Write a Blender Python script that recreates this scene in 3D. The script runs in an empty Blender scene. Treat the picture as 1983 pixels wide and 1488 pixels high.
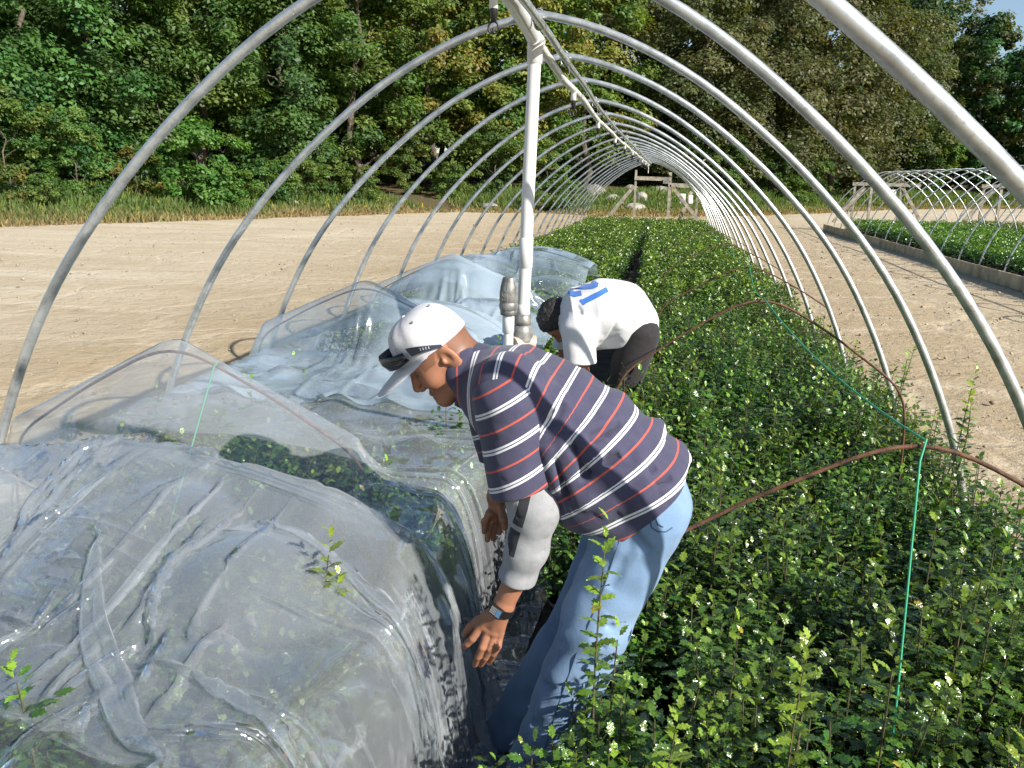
import bpy, bmesh, math, random
import numpy as np
from mathutils import Vector, Matrix
from mathutils.bvhtree import BVHTree
from mathutils.geometry import tessellate_polygon
import openvdb as vdb
R = math.radians
SC = bpy.context.scene
COL = SC.collection
rng = np.random.default_rng(7)
random.seed(7)

# ------------------------------------------------------------------ helpers
def tag(o, label=None, cat=None, group=None, kind=None):
    if label: o['label'] = label
    if cat: o['category'] = cat
    if group: o['group'] = group
    if kind: o['kind'] = kind
    return o

def empty(name, loc=(0, 0, 0), rz=0.0):
    o = bpy.data.objects.new(name, None); COL.objects.link(o)
    o.location = loc; o.rotation_euler = (0, 0, rz); o.empty_display_size = .1
    return o

def link(name, me, parent=None, loc=None):
    o = bpy.data.objects.new(name, me); COL.objects.link(o)
    if parent is not None: o.parent = parent
    if loc is not None: o.location = loc
    return o

def mesh_np(name, V, F, mats=None, attrs=None, smooth=False):
    """V (n,3), F (m,k) with constant k.  attrs: {name: (domain, array)}"""
    me = bpy.data.meshes.new(name)
    V = np.ascontiguousarray(V, dtype=np.float32); F = np.ascontiguousarray(F, dtype=np.int32)
    m, k = F.shape
    me.vertices.add(len(V)); me.vertices.foreach_set('co', V.ravel())
    me.loops.add(m * k); me.loops.foreach_set('vertex_index', F.ravel())
    me.polygons.add(m); me.polygons.foreach_set('loop_start', np.arange(0, m * k, k, dtype=np.int32))
    me.polygons.foreach_set('loop_total', np.full(m, k, dtype=np.int32))
    if smooth: me.polygons.foreach_set('use_smooth', np.ones(m, dtype=bool))
    for an, (dom, arr) in (attrs or {}).items():
        arr = np.asarray(arr, dtype=np.float32)
        if arr.ndim == 2:
            a = me.attributes.new(an, 'FLOAT_COLOR', dom)
            if arr.shape[1] == 3: arr = np.concatenate([arr, np.ones((len(arr), 1), np.float32)], 1)
            a.data.foreach_set('color', np.ascontiguousarray(arr).ravel())
        else:
            a = me.attributes.new(an, 'FLOAT', dom); a.data.foreach_set('value', arr)
    me.update(calc_edges=True)
    for mt in (mats or []): me.materials.append(mt)
    return me

class MB:
    """collects mixed polygons, builds one mesh"""
    def __init__(s): s.v = []; s.f = []; s.sm = []
    def add(s, V, F, smooth=False):
        n = len(s.v); s.v += [tuple(map(float, p)) for p in V]
        s.f += [tuple(int(i) + n for i in f) for f in F]; s.sm += [smooth] * len(F)
    def box(s, c, size, rot=None):
        hx, hy, hz = size[0] / 2, size[1] / 2, size[2] / 2
        P = [Vector((x, y, z)) for x in (-hx, hx) for y in (-hy, hy) for z in (-hz, hz)]
        if rot is not None: P = [rot @ p for p in P]
        P = [p + Vector(c) for p in P]
        s.add(P, [(0, 1, 3, 2), (4, 6, 7, 5), (0, 4, 5, 1), (2, 3, 7, 6), (0, 2, 6, 4), (1, 5, 7, 3)])
    def bar(s, a, b, w, h):
        """rectangular bar from a to b, h along the 'up' side"""
        a = Vector(a); b = Vector(b); d = (b - a); L = d.length; d.normalize()
        up = Vector((0, 0, 1)) if abs(d.z) < .95 else Vector((0, 1, 0))
        x = d.cross(up).normalized(); z = x.cross(d)
        P = []
        for t in (a, b):
            for i, j in ((-1, -1), (1, -1), (1, 1), (-1, 1)):
                P.append(t + x * (w / 2 * i) + z * (h / 2 * j))
        s.add(P, [(3, 2, 1, 0), (4, 5, 6, 7), (0, 1, 5, 4), (1, 2, 6, 5), (2, 3, 7, 6), (3, 0, 4, 7)])
    def tube(s, pts, r, n=10, cap=True):
        P = [Vector(p) for p in pts]; N = len(P)
        rr = r if hasattr(r, '__len__') else [r] * N
        up = None; rings = []
        for i in range(N):
            t = (P[min(i + 1, N - 1)] - P[max(i - 1, 0)])
            t = t.normalized() if t.length > 1e-9 else Vector((0, 0, 1))
            if up is None:
                up = Vector((0, 0, 1)) if abs(t.z) < .9 else Vector((0, 1, 0))
            x = t.cross(up)
            if x.length < 1e-6: x = t.cross(Vector((1, 0, 0)))
            x.normalize(); up = x.cross(t).normalized()
            rings.append([P[i] + (x * math.cos(a) + up * math.sin(a)) * rr[i] for a in [2 * math.pi * k / n for k in range(n)]])
        V = [v for rg in rings for v in rg]; F = []
        for i in range(N - 1):
            for k in range(n):
                k2 = (k + 1) % n
                F.append((i * n + k, i * n + k2, (i + 1) * n + k2, (i + 1) * n + k))
        s.add(V, F, True)
        if cap:
            s.add(rings[0], [tuple(range(n - 1, -1, -1))]); s.add(rings[-1], [tuple(range(n))])
    def lathe(s, prof, c=(0, 0, 0), n=24, rot=None):
        V = []; F = []
        for r, z in prof:
            for k in range(n):
                a = 2 * math.pi * k / n; p = Vector((r * math.cos(a), r * math.sin(a), z))
                if rot is not None: p = rot @ p
                V.append(p + Vector(c))
        for i in range(len(prof) - 1):
            for k in range(n):
                k2 = (k + 1) % n; F.append((i * n + k, i * n + k2, (i + 1) * n + k2, (i + 1) * n + k))
        s.add(V, F, True)
    def build(s, name, mat, parent=None, loc=None):
        me = bpy.data.meshes.new(name); me.from_pydata(s.v, [], s.f)
        me.polygons.foreach_set('use_smooth', s.sm); me.update()
        if mat: me.materials.append(mat)
        return link(name, me, parent, loc)

def spline(pts, n):
    P = np.array(pts, float); t = np.linspace(0, len(P) - 1, n); q = np.stack([np.interp(t, range(len(P)), P[:, i]) for i in range(P.shape[1])], 1)
    for _ in range(3): q[1:-1] = .25 * q[:-2] + .5 * q[1:-1] + .25 * q[2:]
    return q

# ------------------------------------------------------------------ node helpers
def new_mat(name):
    m = bpy.data.materials.new(name); m.use_nodes = True
    nt = m.node_tree; nt.nodes.clear()
    out = nt.nodes.new('ShaderNodeOutputMaterial')
    return m, nt, out
def nd(nt, t, **kw):
    n = nt.nodes.new(t)
    for k, v in kw.items():
        if k.startswith('i_'):
            key = k[2:]; key = int(key) if key.isdigit() else key.replace('_', ' ')
            n.inputs[key].default_value = v
        else: setattr(n, k, v)
    return n
def L(nt, a, b): nt.links.new(a, b)
def ramp(nt, fac, stops, interp='LINEAR'):
    r = nt.nodes.new('ShaderNodeValToRGB'); r.color_ramp.interpolation = interp
    e = r.color_ramp.elements
    while len(e) > 1: e.remove(e[-1])
    e[0].position = stops[0][0]; e[0].color = (*stops[0][1], 1) if len(stops[0][1]) == 3 else stops[0][1]
    for p, c in stops[1:]:
        x = e.new(p); x.color = (*c, 1) if len(c) == 3 else c
    L(nt, fac, r.inputs[0]); return r
def math_n(nt, op, a, b=None, c=None):
    n = nt.nodes.new('ShaderNodeMath'); n.operation = op
    for i, v in enumerate((a, b, c)):
        if v is None: continue
        if isinstance(v, (int, float)): n.inputs[i].default_value = v
        else: L(nt, v, n.inputs[i])
    return n.outputs[0]
def mixc(nt, fac, a, b, bt='MIX'):
    n = nt.nodes.new('ShaderNodeMix'); n.data_type = 'RGBA'; n.blend_type = bt
    for sock, v in ((n.inputs[0], fac), (n.inputs[6], a), (n.inputs[7], b)):
        if isinstance(v, (int, float)): sock.default_value = v
        elif isinstance(v, tuple): sock.default_value = (*v, 1) if len(v) == 3 else v
        else: L(nt, v, sock)
    return n.outputs[2]
def noise(nt, vec, scale, detail=4, rough=.55, dist=0.0):
    n = nd(nt, 'ShaderNodeTexNoise'); n.inputs['Scale'].default_value = scale
    n.inputs['Detail'].default_value = detail; n.inputs['Roughness'].default_value = rough
    n.inputs['Distortion'].default_value = dist
    if vec is not None: L(nt, vec, n.inputs['Vector'])
    return n
def bump(nt, height, strength=.3, dist=.01, normal=None):
    b = nd(nt, 'ShaderNodeBump'); b.inputs['Strength'].default_value = strength; b.inputs['Distance'].default_value = dist
    L(nt, height, b.inputs['Height'])
    if normal is not None: L(nt, normal, b.inputs['Normal'])
    return b.outputs[0]

def simple(name, col, rough=.6, metal=0.0, spec=.5, var=.15, vscale=8.0, bumpk=0.0, bscale=60.0, col2=None):
    """principled surface whose colour and gloss vary a little with a procedural noise"""
    m, nt, out = new_mat(name)
    p = nd(nt, 'ShaderNodeBsdfPrincipled'); L(nt, p.outputs[0], out.inputs[0])
    tc = nd(nt, 'ShaderNodeTexCoord')
    nz = noise(nt, tc.outputs['Object'], vscale, 6)
    c2 = col2 if col2 else tuple(c * (1 - var * 1.6) for c in col)
    r = ramp(nt, nz.outputs['Fac'], [(.3, c2), (.7, tuple(min(1, c * (1 + var * .5)) for c in col))])
    L(nt, r.outputs[0], p.inputs['Base Color'])
    rr = math_n(nt, 'MULTIPLY_ADD', nz.outputs['Fac'], .25, rough - .12)
    L(nt, rr, p.inputs['Roughness'])
    p.inputs['Metallic'].default_value = metal; p.inputs['Specular IOR Level'].default_value = spec
    if bumpk:
        n2 = noise(nt, tc.outputs['Object'], bscale, 4)
        L(nt, bump(nt, n2.outputs['Fac'], bumpk, .005), p.inputs['Normal'])
    return m

def leaf_mat(name, rough=.35, trans=.3, spec=.5, hue_var=.25, coat=0.0, pucker=0.0):
    """leaf colour comes from the per-face attribute 'tint' times a per-object variation"""
    m, nt, out = new_mat(name)
    at = nd(nt, 'ShaderNodeAttribute', attribute_name='tint')
    oi = nd(nt, 'ShaderNodeObjectInfo')
    hs = nd(nt, 'ShaderNodeHueSaturation')
    L(nt, at.outputs['Color'], hs.inputs['Color'])
    L(nt, math_n(nt, 'MULTIPLY_ADD', oi.outputs['Random'], .05 * hue_var / .25, .5 - .025 * hue_var / .25), hs.inputs['Hue'])
    L(nt, math_n(nt, 'MULTIPLY_ADD', oi.outputs['Random'], hue_var, 1 - hue_var / 2), hs.inputs['Value'])
    p = nd(nt, 'ShaderNodeBsdfPrincipled'); L(nt, hs.outputs[0], p.inputs['Base Color'])
    p.inputs['Roughness'].default_value = rough; p.inputs['Specular IOR Level'].default_value = spec
    p.inputs['Coat Weight'].default_value = coat; p.inputs['Coat Roughness'].default_value = .12
    if pucker:   # blistered leaf surface breaks the glare up
        tc = nd(nt, 'ShaderNodeTexCoord'); L(nt, bump(nt, noise(nt, tc.outputs['Object'], 95, 2, .5).outputs['Fac'], pucker, .006), p.inputs['Normal'])
    t = nd(nt, 'ShaderNodeBsdfTranslucent')
    L(nt, mixc(nt, 1.0, hs.outputs[0], (1.5, 1.5, .55), 'MULTIPLY'), t.inputs[0])
    mx = nd(nt, 'ShaderNodeMixShader'); mx.inputs[0].default_value = trans
    L(nt, p.outputs[0], mx.inputs[1]); L(nt, t.outputs[0], mx.inputs[2]); L(nt, mx.outputs[0], out.inputs[0])
    return m

# ------------------------------------------------------------------ camera
CAMLOC = np.array([0, 0, 1.70])
def camera():
    W, H, F = 1983., 1488., 1604.
    roll = R(1.0); dx, dy = 1288 - W / 2, 352 - H / 2
    c, s = math.cos(roll), math.sin(roll)
    ux, uy = c * dx + s * dy, -s * dx + c * dy
    th = math.atan(-uy / F); psi = math.atan(ux / F * math.cos(th))
    fwd = Vector((-math.sin(psi) * math.cos(th), math.cos(psi) * math.cos(th), -math.sin(th)))
    right = Vector((math.cos(psi), math.sin(psi), 0)); up = right.cross(fwd)
    r2 = c * right + s * up; u2 = -s * right + c * up
    cam = bpy.data.cameras.new('camera'); o = bpy.data.objects.new('camera', cam); COL.objects.link(o)
    M = Matrix((r2, u2, -fwd)).transposed().to_4x4(); M.translation = Vector(CAMLOC)
    o.matrix_world = M
    cam.sensor_width = 36; cam.lens = 36 * F / W; cam.clip_end = 3000; cam.clip_start = .02
    SC.camera = o
    return r2, u2, fwd
CR, CU, CF = (np.array(v) for v in camera())
def at_y(px, py, Y):
    """point of the vertical plane at depth Y seen in photo pixel (px, py)"""
    r = CF * 1604. + CR * (px - 991.5) - CU * (py - 744.)
    return CAMLOC + r * (Y / r[1])

# ------------------------------------------------------------------ sky and sun
SUNV = Vector((1.6, -.95, 1.12)).normalized()
def sky():
    w = bpy.data.worlds.new('World'); SC.world = w; w.use_nodes = True
    nt = w.node_tree; nt.nodes.clear()
    out = nt.nodes.new('ShaderNodeOutputWorld'); bg = nt.nodes.new('ShaderNodeBackground')
    sk = nt.nodes.new('ShaderNodeTexSky'); sk.sky_type = 'NISHITA'; sk.sun_disc = False
    sk.sun_elevation = math.asin(SUNV.z); sk.sun_rotation = math.atan2(SUNV.x, SUNV.y)
    sk.air_density = 1.0; sk.dust_density = .6; sk.ozone_density = 1.6
    bg.inputs[1].default_value = .085
    nt.links.new(sk.outputs[0], bg.inputs[0]); nt.links.new(bg.outputs[0], out.inputs[0])
    l = bpy.data.lights.new('sun', 'SUN'); l.energy = 5.0; l.angle = R(.55); l.color = (1, .945, .86)
    o = bpy.data.objects.new('sun', l); COL.objects.link(o)
    o.rotation_euler = (-SUNV).to_track_quat('-Z', 'Y').to_euler(); o.location = (20, -12, 15)
    SC.view_settings.view_transform = 'Standard'; SC.view_settings.look = 'None'
    SC.view_settings.exposure = .80; SC.view_settings.gamma = 1
sky()
SC.cycles.max_bounces = 5; SC.cycles.transparent_max_bounces = 14
SC.cycles.diffuse_bounces = 2; SC.cycles.glossy_bounces = 2; SC.cycles.transmission_bounces = 4
SC.cycles.caustics_reflective = False; SC.cycles.caustics_refractive = False
# ------------------------------------------------------------------ terrain
EDGE = np.array([(-70, 6), (-34, 16), (-20, 22.7), (-17.8, 27.3), (-14.5, 34), (-10.5, 42), (-6, 43.5), (-3, 41), (3, 44.6), (9, 53), (16.6, 66), (32, 78), (60, 86), (120, 92)], float)
def edge_dist(x, y):
    """distance beyond the edge of the sand yard (positive = on the grassy bank)"""
    P = np.stack([x, y], -1).reshape(-1, 2); best = np.full(len(P), 1e9); sgn = np.zeros(len(P))
    for a, b in zip(EDGE[:-1], EDGE[1:]):
        ab = b - a; t = np.clip(((P - a) @ ab) / (ab @ ab), 0, 1)
        d = np.linalg.norm(P - (a + t[:, None] * ab), axis=1)
        s = np.sign(ab[0] * (P[:, 1] - a[1]) - ab[1] * (P[:, 0] - a[0]))
        m = d < best - 1e-9; best[m] = d[m]; sgn[m] = s[m]
    return (best * sgn).reshape(np.shape(x))
def bank(d):
    t = np.clip(d / 7., 0, 1); t = t * t * (3 - 2 * t)
    return .75 * t + np.clip(d - 7, 0, 60) * .07
def ground_z(x, y): return bank(edge_dist(np.asarray(x, float), np.asarray(y, float)))

def sand_mat():
    m, nt, out = new_mat('sand_ground')
    p = nd(nt, 'ShaderNodeBsdfPrincipled'); L(nt, p.outputs[0], out.inputs[0])
    p.inputs['Roughness'].default_value = .95; p.inputs['Specular IOR Level'].default_value = .15
    tc = nd(nt, 'ShaderNodeTexCoord'); geo = nd(nt, 'ShaderNodeNewGeometry'); pos = geo.outputs['Position']
    big = noise(nt, pos, .22, 6, .6)
    # wheel tracks: long streaks along the yard's driving line
    mp = nd(nt, 'ShaderNodeMapping'); mp.inputs['Rotation'].default_value = (0, 0, R(-62)); mp.inputs['Scale'].default_value = (.16, .85, 1)
    L(nt, pos, mp.inputs['Vector'])
    tr = noise(nt, mp.outputs[0], .9, 5, .5, 1.1)
    # rivulets of paler washed sand
    wn = noise(nt, pos, .8, 5, .6)
    wv = nd(nt, 'ShaderNodeVectorMath', operation='MULTIPLY_ADD'); L(nt, wn.outputs['Color'], wv.inputs[0])
    wv.inputs[1].default_value = (1.6, 1.6, 0); L(nt, pos, wv.inputs[2])
    vo = nd(nt, 'ShaderNodeTexVoronoi', feature='DISTANCE_TO_EDGE'); vo.inputs['Scale'].default_value = .42
    L(nt, wv.outputs[0], vo.inputs['Vector'])
    riv = ramp(nt, vo.outputs['Distance'], [(0, (1, 1, 1)), (.035, (.25, .25, .25)), (.09, (0, 0, 0))])
    fine0 = noise(nt, pos, 2.4, 6, .65, .6)
    fine = noise(nt, pos, 9, 8, .7)
    grit = noise(nt, pos, 70, 4, .7)
    c = ramp(nt, tr.outputs['Fac'], [(.25, (.45, .37, .255)), (.42, (.51, .43, .305)), (.60, (.57, .495, .37)), (.8, (.60, .53, .41))])
    c1 = mixc(nt, math_n(nt, 'MULTIPLY', riv.outputs[0], .55), c.outputs[0], (.60, .52, .39))
    sx = nd(nt, 'ShaderNodeSeparateXYZ'); L(nt, pos, sx.inputs[0])
    side = math_n(nt, 'ADD', math_n(nt, 'ABSOLUTE', math_n(nt, 'ADD', sx.outputs[0], .6)), math_n(nt, 'MULTIPLY_ADD', big.outputs['Fac'], 5.0, -2.5))
    trod = ramp(nt, math_n(nt, 'MULTIPLY', side, .1), [(.35, (.85, .85, .85)), (.85, (0, 0, 0))])     # browner, wetter ground beside the tunnel
    c1 = mixc(nt, trod.outputs[0], c1, mixc(nt, fine0.outputs['Fac'], (.33, .245, .145), (.46, .365, .23)))
    c1 = mixc(nt, math_n(nt, 'MULTIPLY', riv.outputs[0], math_n(nt, 'MULTIPLY', trod.outputs[0], .7)), c1, (.60, .51, .37))
    c2 = mixc(nt, ramp(nt, big.outputs['Fac'], [(.42, (0, 0, 0)), (.68, (.5, .5, .5))]).outputs[0], c1, (.42, .335, .22))
    c3 = mixc(nt, ramp(nt, fine.outputs['Fac'], [(.3, (.45, .45, .45)), (.5, (0, 0, 0))]).outputs[0], c2, (.30, .22, .135))
    peb = nd(nt, 'ShaderNodeTexVoronoi'); peb.inputs['Scale'].default_value = 26; L(nt, pos, peb.inputs['Vector'])
    pm = ramp(nt, peb.outputs['Distance'], [(.08, (1, 1, 1)), (.16, (0, 0, 0))])
    pmask = math_n(nt, 'MULTIPLY', pm.outputs[0], ramp(nt, peb.outputs['Color'], [(.72, (0, 0, 0)), (.78, (1, 1, 1))]).outputs[0])
    c4 = mixc(nt, pmask, c3, (.55, .51, .45))
    # damp dark soil streaked with grass litter beyond the yard edge
    at = nd(nt, 'ShaderNodeAttribute', attribute_name='bankd')
    nb = noise(nt, pos, 1.3, 6, .65)
    bd = math_n(nt, 'ADD', at.outputs['Fac'], math_n(nt, 'MULTIPLY_ADD', nb.outputs['Fac'], 2.4, -1.2))
    gm = ramp(nt, math_n(nt, 'MULTIPLY_ADD', bd, .5, .5), [(.45, (0, 0, 0)), (.62, (1, 1, 1))])
    soil = ramp(nt, fine.outputs['Fac'], [(.3, (.05, .045, .022)), (.7, (.16, .125, .06))])
    c5 = mixc(nt, gm.outputs[0], c4, soil.outputs[0])
    # dark woven ground cloth and spilt potting soil inside the tunnel come as sheets of their own
    L(nt, c5, p.inputs['Base Color'])
    h = math_n(nt, 'ADD', math_n(nt, 'MULTIPLY', fine.outputs['Fac'], 1.0), math_n(nt, 'MULTIPLY', fine0.outputs['Fac'], 2.0))
    h = math_n(nt, 'ADD', h, math_n(nt, 'MULTIPLY', grit.outputs['Fac'], .25))
    h = math_n(nt, 'SUBTRACT', h, math_n(nt, 'MULTIPLY', riv.outputs[0], .5))
    L(nt, bump(nt, h, .75, .045), p.inputs['Normal'])
    return m

def build_ground():
    def axis(lo, hi, c0, c1, fine, grow=1.25):
        a = list(np.arange(c0, c1 + 1e-6, fine)); s = fine
        while a[-1] < hi: s *= grow; a.append(a[-1] + s)
        s = fine
        while a[0] > lo: s *= grow; a.insert(0, a[0] - s)
        return np.array(a)
    X = axis(-900, 900, -60, 70, .9); Y = axis(-300, 1500, -8, 100, .9)
    gx, gy = np.meshgrid(X, Y)
    d = edge_dist(gx, gy); z = bank(d)
    zz = .02 * np.sin(gx * 1.1 + 2 * np.sin(gy * .35)) * (d < 0) * np.clip((np.abs(gx + .6) - 2.6), 0, 1)
    V = np.stack([gx, gy, z + zz], -1).reshape(-1, 3)
    nx, ny = len(X), len(Y)
    i = np.arange(nx - 1)[None, :] + nx * np.arange(ny - 1)[:, None]; i = i.ravel()
    F = np.stack([i, i + 1, i + nx + 1, i + nx], -1)
    me = mesh_np('ground', V, F, [sand_mat()], {'bankd': ('POINT', np.clip(d, -3, 3).ravel())}, True)
    o = link('ground', me); tag(o, kind='structure')
build_ground()

# ------------------------------------------------------------------ grass on the bank (one uncountable mass)
def grass_bank():
    n = 120000
    t = rng.random(n) * (len(EDGE) - 3) + 1
    i = t.astype(int); f = t - i
    seglen = np.linalg.norm(EDGE[i + 1] - EDGE[i], axis=1)
    keep = rng.random(n) < np.clip(seglen / 14, .15, 1); i = i[keep]; f = f[keep]; n = len(i)
    ab = EDGE[i + 1] - EDGE[i]; nrm = np.stack([-ab[:, 1], ab[:, 0]], 1); nrm /= np.linalg.norm(nrm, axis=1)[:, None]
    d = rng.random(n) ** 1.25 * 9 + rng.normal(0, .25, n)
    P = EDGE[i] + ab * f[:, None] + nrm * d[:, None]
    dd = edge_dist(P[:, 0], P[:, 1]); ok = (dd > -.3); P = P[ok]; dd = dd[ok]; n = len(P)
    z = bank(dd)
    cl = np.sin(P[:, 0] * .9 + 3 * np.sin(P[:, 1] * .31)) * np.sin(P[:, 1] * .7 + 2 * np.sin(P[:, 0] * .43))
    h = .66 * (.18 + .5 * np.clip(dd / 6, 0, 1) + .25 * np.clip(cl, 0, 1)) * rng.uniform(.5, 1.25, n)
    w = rng.uniform(.010, .024, n) * (1 + .03 * P[:, 1])
    a = rng.random(n) * 6.283; lean = rng.normal(0, .35, (n, 2)) * h[:, None]
    wx = np.cos(a) * w; wy = np.sin(a) * w
    base = np.stack([P[:, 0], P[:, 1], z - .03], 1)
    V = np.empty((n, 4, 3))
    V[:, 0] = base + np.stack([-wx, -wy, 0 * w], 1); V[:, 1] = base + np.stack([wx, wy, 0 * w], 1)
    top = base + np.stack([lean[:, 0], lean[:, 1], h], 1)
    V[:, 2] = top + np.stack([wx, wy, 0 * w], 1) * .25; V[:, 3] = top - np.stack([wx, wy, 0 * w], 1) * .25
    F = np.arange(4 * n).reshape(n, 4)
    dry = np.clip(1.0 - dd / 2.6 + rng.normal(0, .25, n) - .35 * cl, 0, 1)[:, None]
    gr = np.array([.11, .165, .045]) * rng.uniform(.6, 1.5, (n, 1)); dr = np.array([.33, .235, .115]) * rng.uniform(.55, 1.35, (n, 1))
    yl = (rng.random(n) < .02)[:, None]
    c = gr * (1 - dry) + dr * dry; c = np.where(yl & (dry < .5), np.array([.5, .36, .03]), c)
    me = mesh_np('grass', V.reshape(-1, 3), F, [leaf_mat('grass_blades', .6, .35, .2, 0)], {'tint': ('FACE', c)})
    tag(link('grass', me), 'dry reddish grass turning green towards the wood along the sand yard edge', 'grass', kind='stuff')
grass_bank()

# ------------------------------------------------------------------ trees
M_BARK = simple('bark', (.13, .105, .08), .9, var=.5, vscale=5, bumpk=.6, bscale=25)
M_LEAF = leaf_mat('tree_leaves', .5, .38, .35, .22)
def limb_path(a, b, n=6, wob=.12):
    a = np.array(a, float); b = np.array(b, float); Lh = np.linalg.norm(b - a)
    P = [a + (b - a) * t for t in np.linspace(0, 1, n)]
    return [p + rng.normal(0, wob * Lh / n, 3) * (0 < k < n - 1) for k, p in enumerate(P)]

def leaf_quads(C, N, size, aspect=.62):
    """C centres, N unit normals, size -> folded 2-quad leaf tufts as rhombic quads"""
    n = len(C)
    a = rng.normal(0, 1, (n, 3)); u = np.cross(N, a); u /= np.linalg.norm(u, axis=1)[:, None] + 1e-9
    v = np.cross(N, u)
    s = size[:, None] if hasattr(size, '__len__') else np.full((n, 1), size)
    V = np.empty((n, 4, 3))
    V[:, 0] = C - u * s; V[:, 1] = C + v * s * aspect - u * s * .1; V[:, 2] = C + u * s; V[:, 3] = C - v * s * aspect - u * s * .1
    return V

def crown_mesh(name, H, rad, base, ncl, per, leaf, pal, shape='round', droop=0.0, seed=0, accent=None, acc=.0):
    """crown as many leaf clumps with gaps: clumps sit on the outer part of a lobed envelope and inside it"""
    g = np.random.default_rng(seed)
    pts = []
    lob = g.uniform(0, 6.28, 6)
    while len(pts) < ncl:
        u = g.random(); z = base + (H - base) * u
        if shape == 'round': e = math.sqrt(max(0, 1 - ((u - .42) / .6) ** 2))
        elif shape == 'cone': e = (1 - u) ** .75 * .95 + .1
        elif shape == 'skirt': e = min(1, .75 + .5 * u) * math.sqrt(max(0, 1 - max(0, (u - .35) / .66) ** 2.2))
        else: e = .55 + .45 * math.sin(math.pi * u)
        a = g.random() * 6.283
        lobe = 1 + .22 * math.sin(2 * a + lob[0] + u * 3) + .16 * math.sin(3 * a + lob[1] - u * 5) + .12 * math.sin(5 * a + lob[2] + u * 9)
        r = rad * e * lobe * (g.random() ** .38)
        pts.append((r * math.cos(a), r * math.sin(a), z))
    P = np.array(pts)
    nleaf = g.poisson(per, len(P)).clip(20)
    idx = np.repeat(np.arange(len(P)), nleaf); n = len(idx)
    cr = g.uniform(.45, 1.15, len(P)) * rad * .27
    q = g.normal(0, 1, (n, 3)); q /= np.linalg.norm(q, axis=1)[:, None]
    q *= (g.random((n, 1)) ** .45)
    off = q * cr[idx][:, None] * np.array([1, 1, .62])
    # leaves hang in layers: push outward & droop at the rim
    out = P[idx] * np.array([1, 1, 0]); rr = np.linalg.norm(out, axis=1)[:, None] + 1e-6; out /= rr
    off[:, 2] -= droop * (np.linalg.norm(off[:, :2], axis=1) ** 1.3)
    C = P[idx] + off
    N = q * np.array([.6, .6, .6]) + np.array([0, 0, .75]) + out * .35 + g.normal(0, .38, (n, 3)); N /= np.linalg.norm(N, axis=1)[:, None]
    global rng
    sv = rng; rng = g
    V = leaf_quads(C, N, leaf * g.uniform(.65, 1.35, n)); rng = sv
    pal = np.array(pal); ci = g.random(len(P)); cc = pal[(ci * len(pal)).astype(int)]
    c = cc[idx] * g.uniform(.72, 1.28, (n, 1)) * (1 + g.normal(0, .06, (n, 3)))
    if accent is not None:
        hot = g.random(len(P)) < acc
        c = np.where((hot[idx] & (g.random(n) < .6))[:, None], np.array(accent) * g.uniform(.7, 1.2, (n, 1)), c)
    me = mesh_np(name, V.reshape(-1, 3), np.arange(4 * n).reshape(n, 4), [M_LEAF], {'tint': ('FACE', c.clip(0, 1))})
    return me, P

def trunk_mesh(name, H, r, P, nl=10, lean=.03, bare=.0):
    mb = MB(); top = np.array([rng.normal(0, lean) * H, rng.normal(0, lean) * H, H * .86])
    path = limb_path((0, 0, -.3), top, 9, .18)
    mb.tube(path, list(np.linspace(r, r * .18, 9)), 9)
    for q in P[rng.choice(len(P), min(nl, len(P)), replace=False)]:
        t = np.clip((q[2] - np.linalg.norm(q[:2]) * .7) / (H * .86), .12, .9) * 8
        k = int(t); s = np.array(path[k]) * (1 - (t - k)) + np.array(path[min(k + 1, 8)]) * (t - k)
        rb = r * (1 - t / 9) * .42
        mb.tube(limb_path(s, q, 5, .3), list(np.linspace(rb, rb * .2, 5)), 6)
    me = bpy.data.meshes.new(name); me.from_pydata(mb.v, [], mb.f); me.polygons.foreach_set('use_smooth', mb.sm); me.update()
    me.materials.append(M_BARK); return me

DG = [(0.064, 0.145, 0.041), (0.084, 0.176, 0.044), (0.048, 0.115, 0.037), (0.102, 0.196, 0.052)]
MG = [(0.084, 0.161, 0.036), (0.112, 0.182, 0.039), (0.07, 0.133, 0.036), (0.133, 0.189, 0.042)]
YG = [(0.13, 0.189, 0.036), (0.169, 0.195, 0.039), (0.091, 0.156, 0.036), (0.208, 0.195, 0.046)]
OL = [(0.111, 0.124, 0.046), (0.13, 0.137, 0.055), (0.091, 0.111, 0.044), (0.078, 0.104, 0.039)]
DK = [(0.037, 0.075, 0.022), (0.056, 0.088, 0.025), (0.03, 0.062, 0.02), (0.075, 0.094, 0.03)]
OR = (.26, .19, .04)
TREES = {}
def tree_kind(key, *a, **k):
    nl = k.pop('nl', 10); r = k.pop('r', .22)
    me, P = crown_mesh('crown', *a, **k)
    TREES[key] = (me, trunk_mesh('trunk', a[0], r, P, nl))
#                 H   rad base ncl per leaf
tree_kind('maple',   14, 4.6, .9, 200, 190, .12, DG, shape='skirt', droop=.25, seed=1)
tree_kind('maple2',  15, 4.2, 1.6, 180, 180, .12, DG + MG[:1], shape='round', droop=.2, seed=2)
tree_kind('ash',     15, 4.0, 2.2, 175, 165, .115, MG, shape='round', seed=3, r=.25)
tree_kind('yellow',  14, 4.2, 1.5, 185, 160, .12, YG, shape='skirt', seed=4, accent=OR, acc=.03)
tree_kind('olive',   13, 4.4, 1.0, 210, 170, .105, OL, shape='round', droop=.5, seed=5)
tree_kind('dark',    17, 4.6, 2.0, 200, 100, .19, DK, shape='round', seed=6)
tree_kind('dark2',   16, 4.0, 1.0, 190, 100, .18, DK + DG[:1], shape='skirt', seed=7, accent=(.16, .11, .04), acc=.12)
tree_kind('thin',    17, 3.6, 5.0, 70, 70, .14, OL, shape='round', seed=8, nl=34, r=.2)
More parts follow.
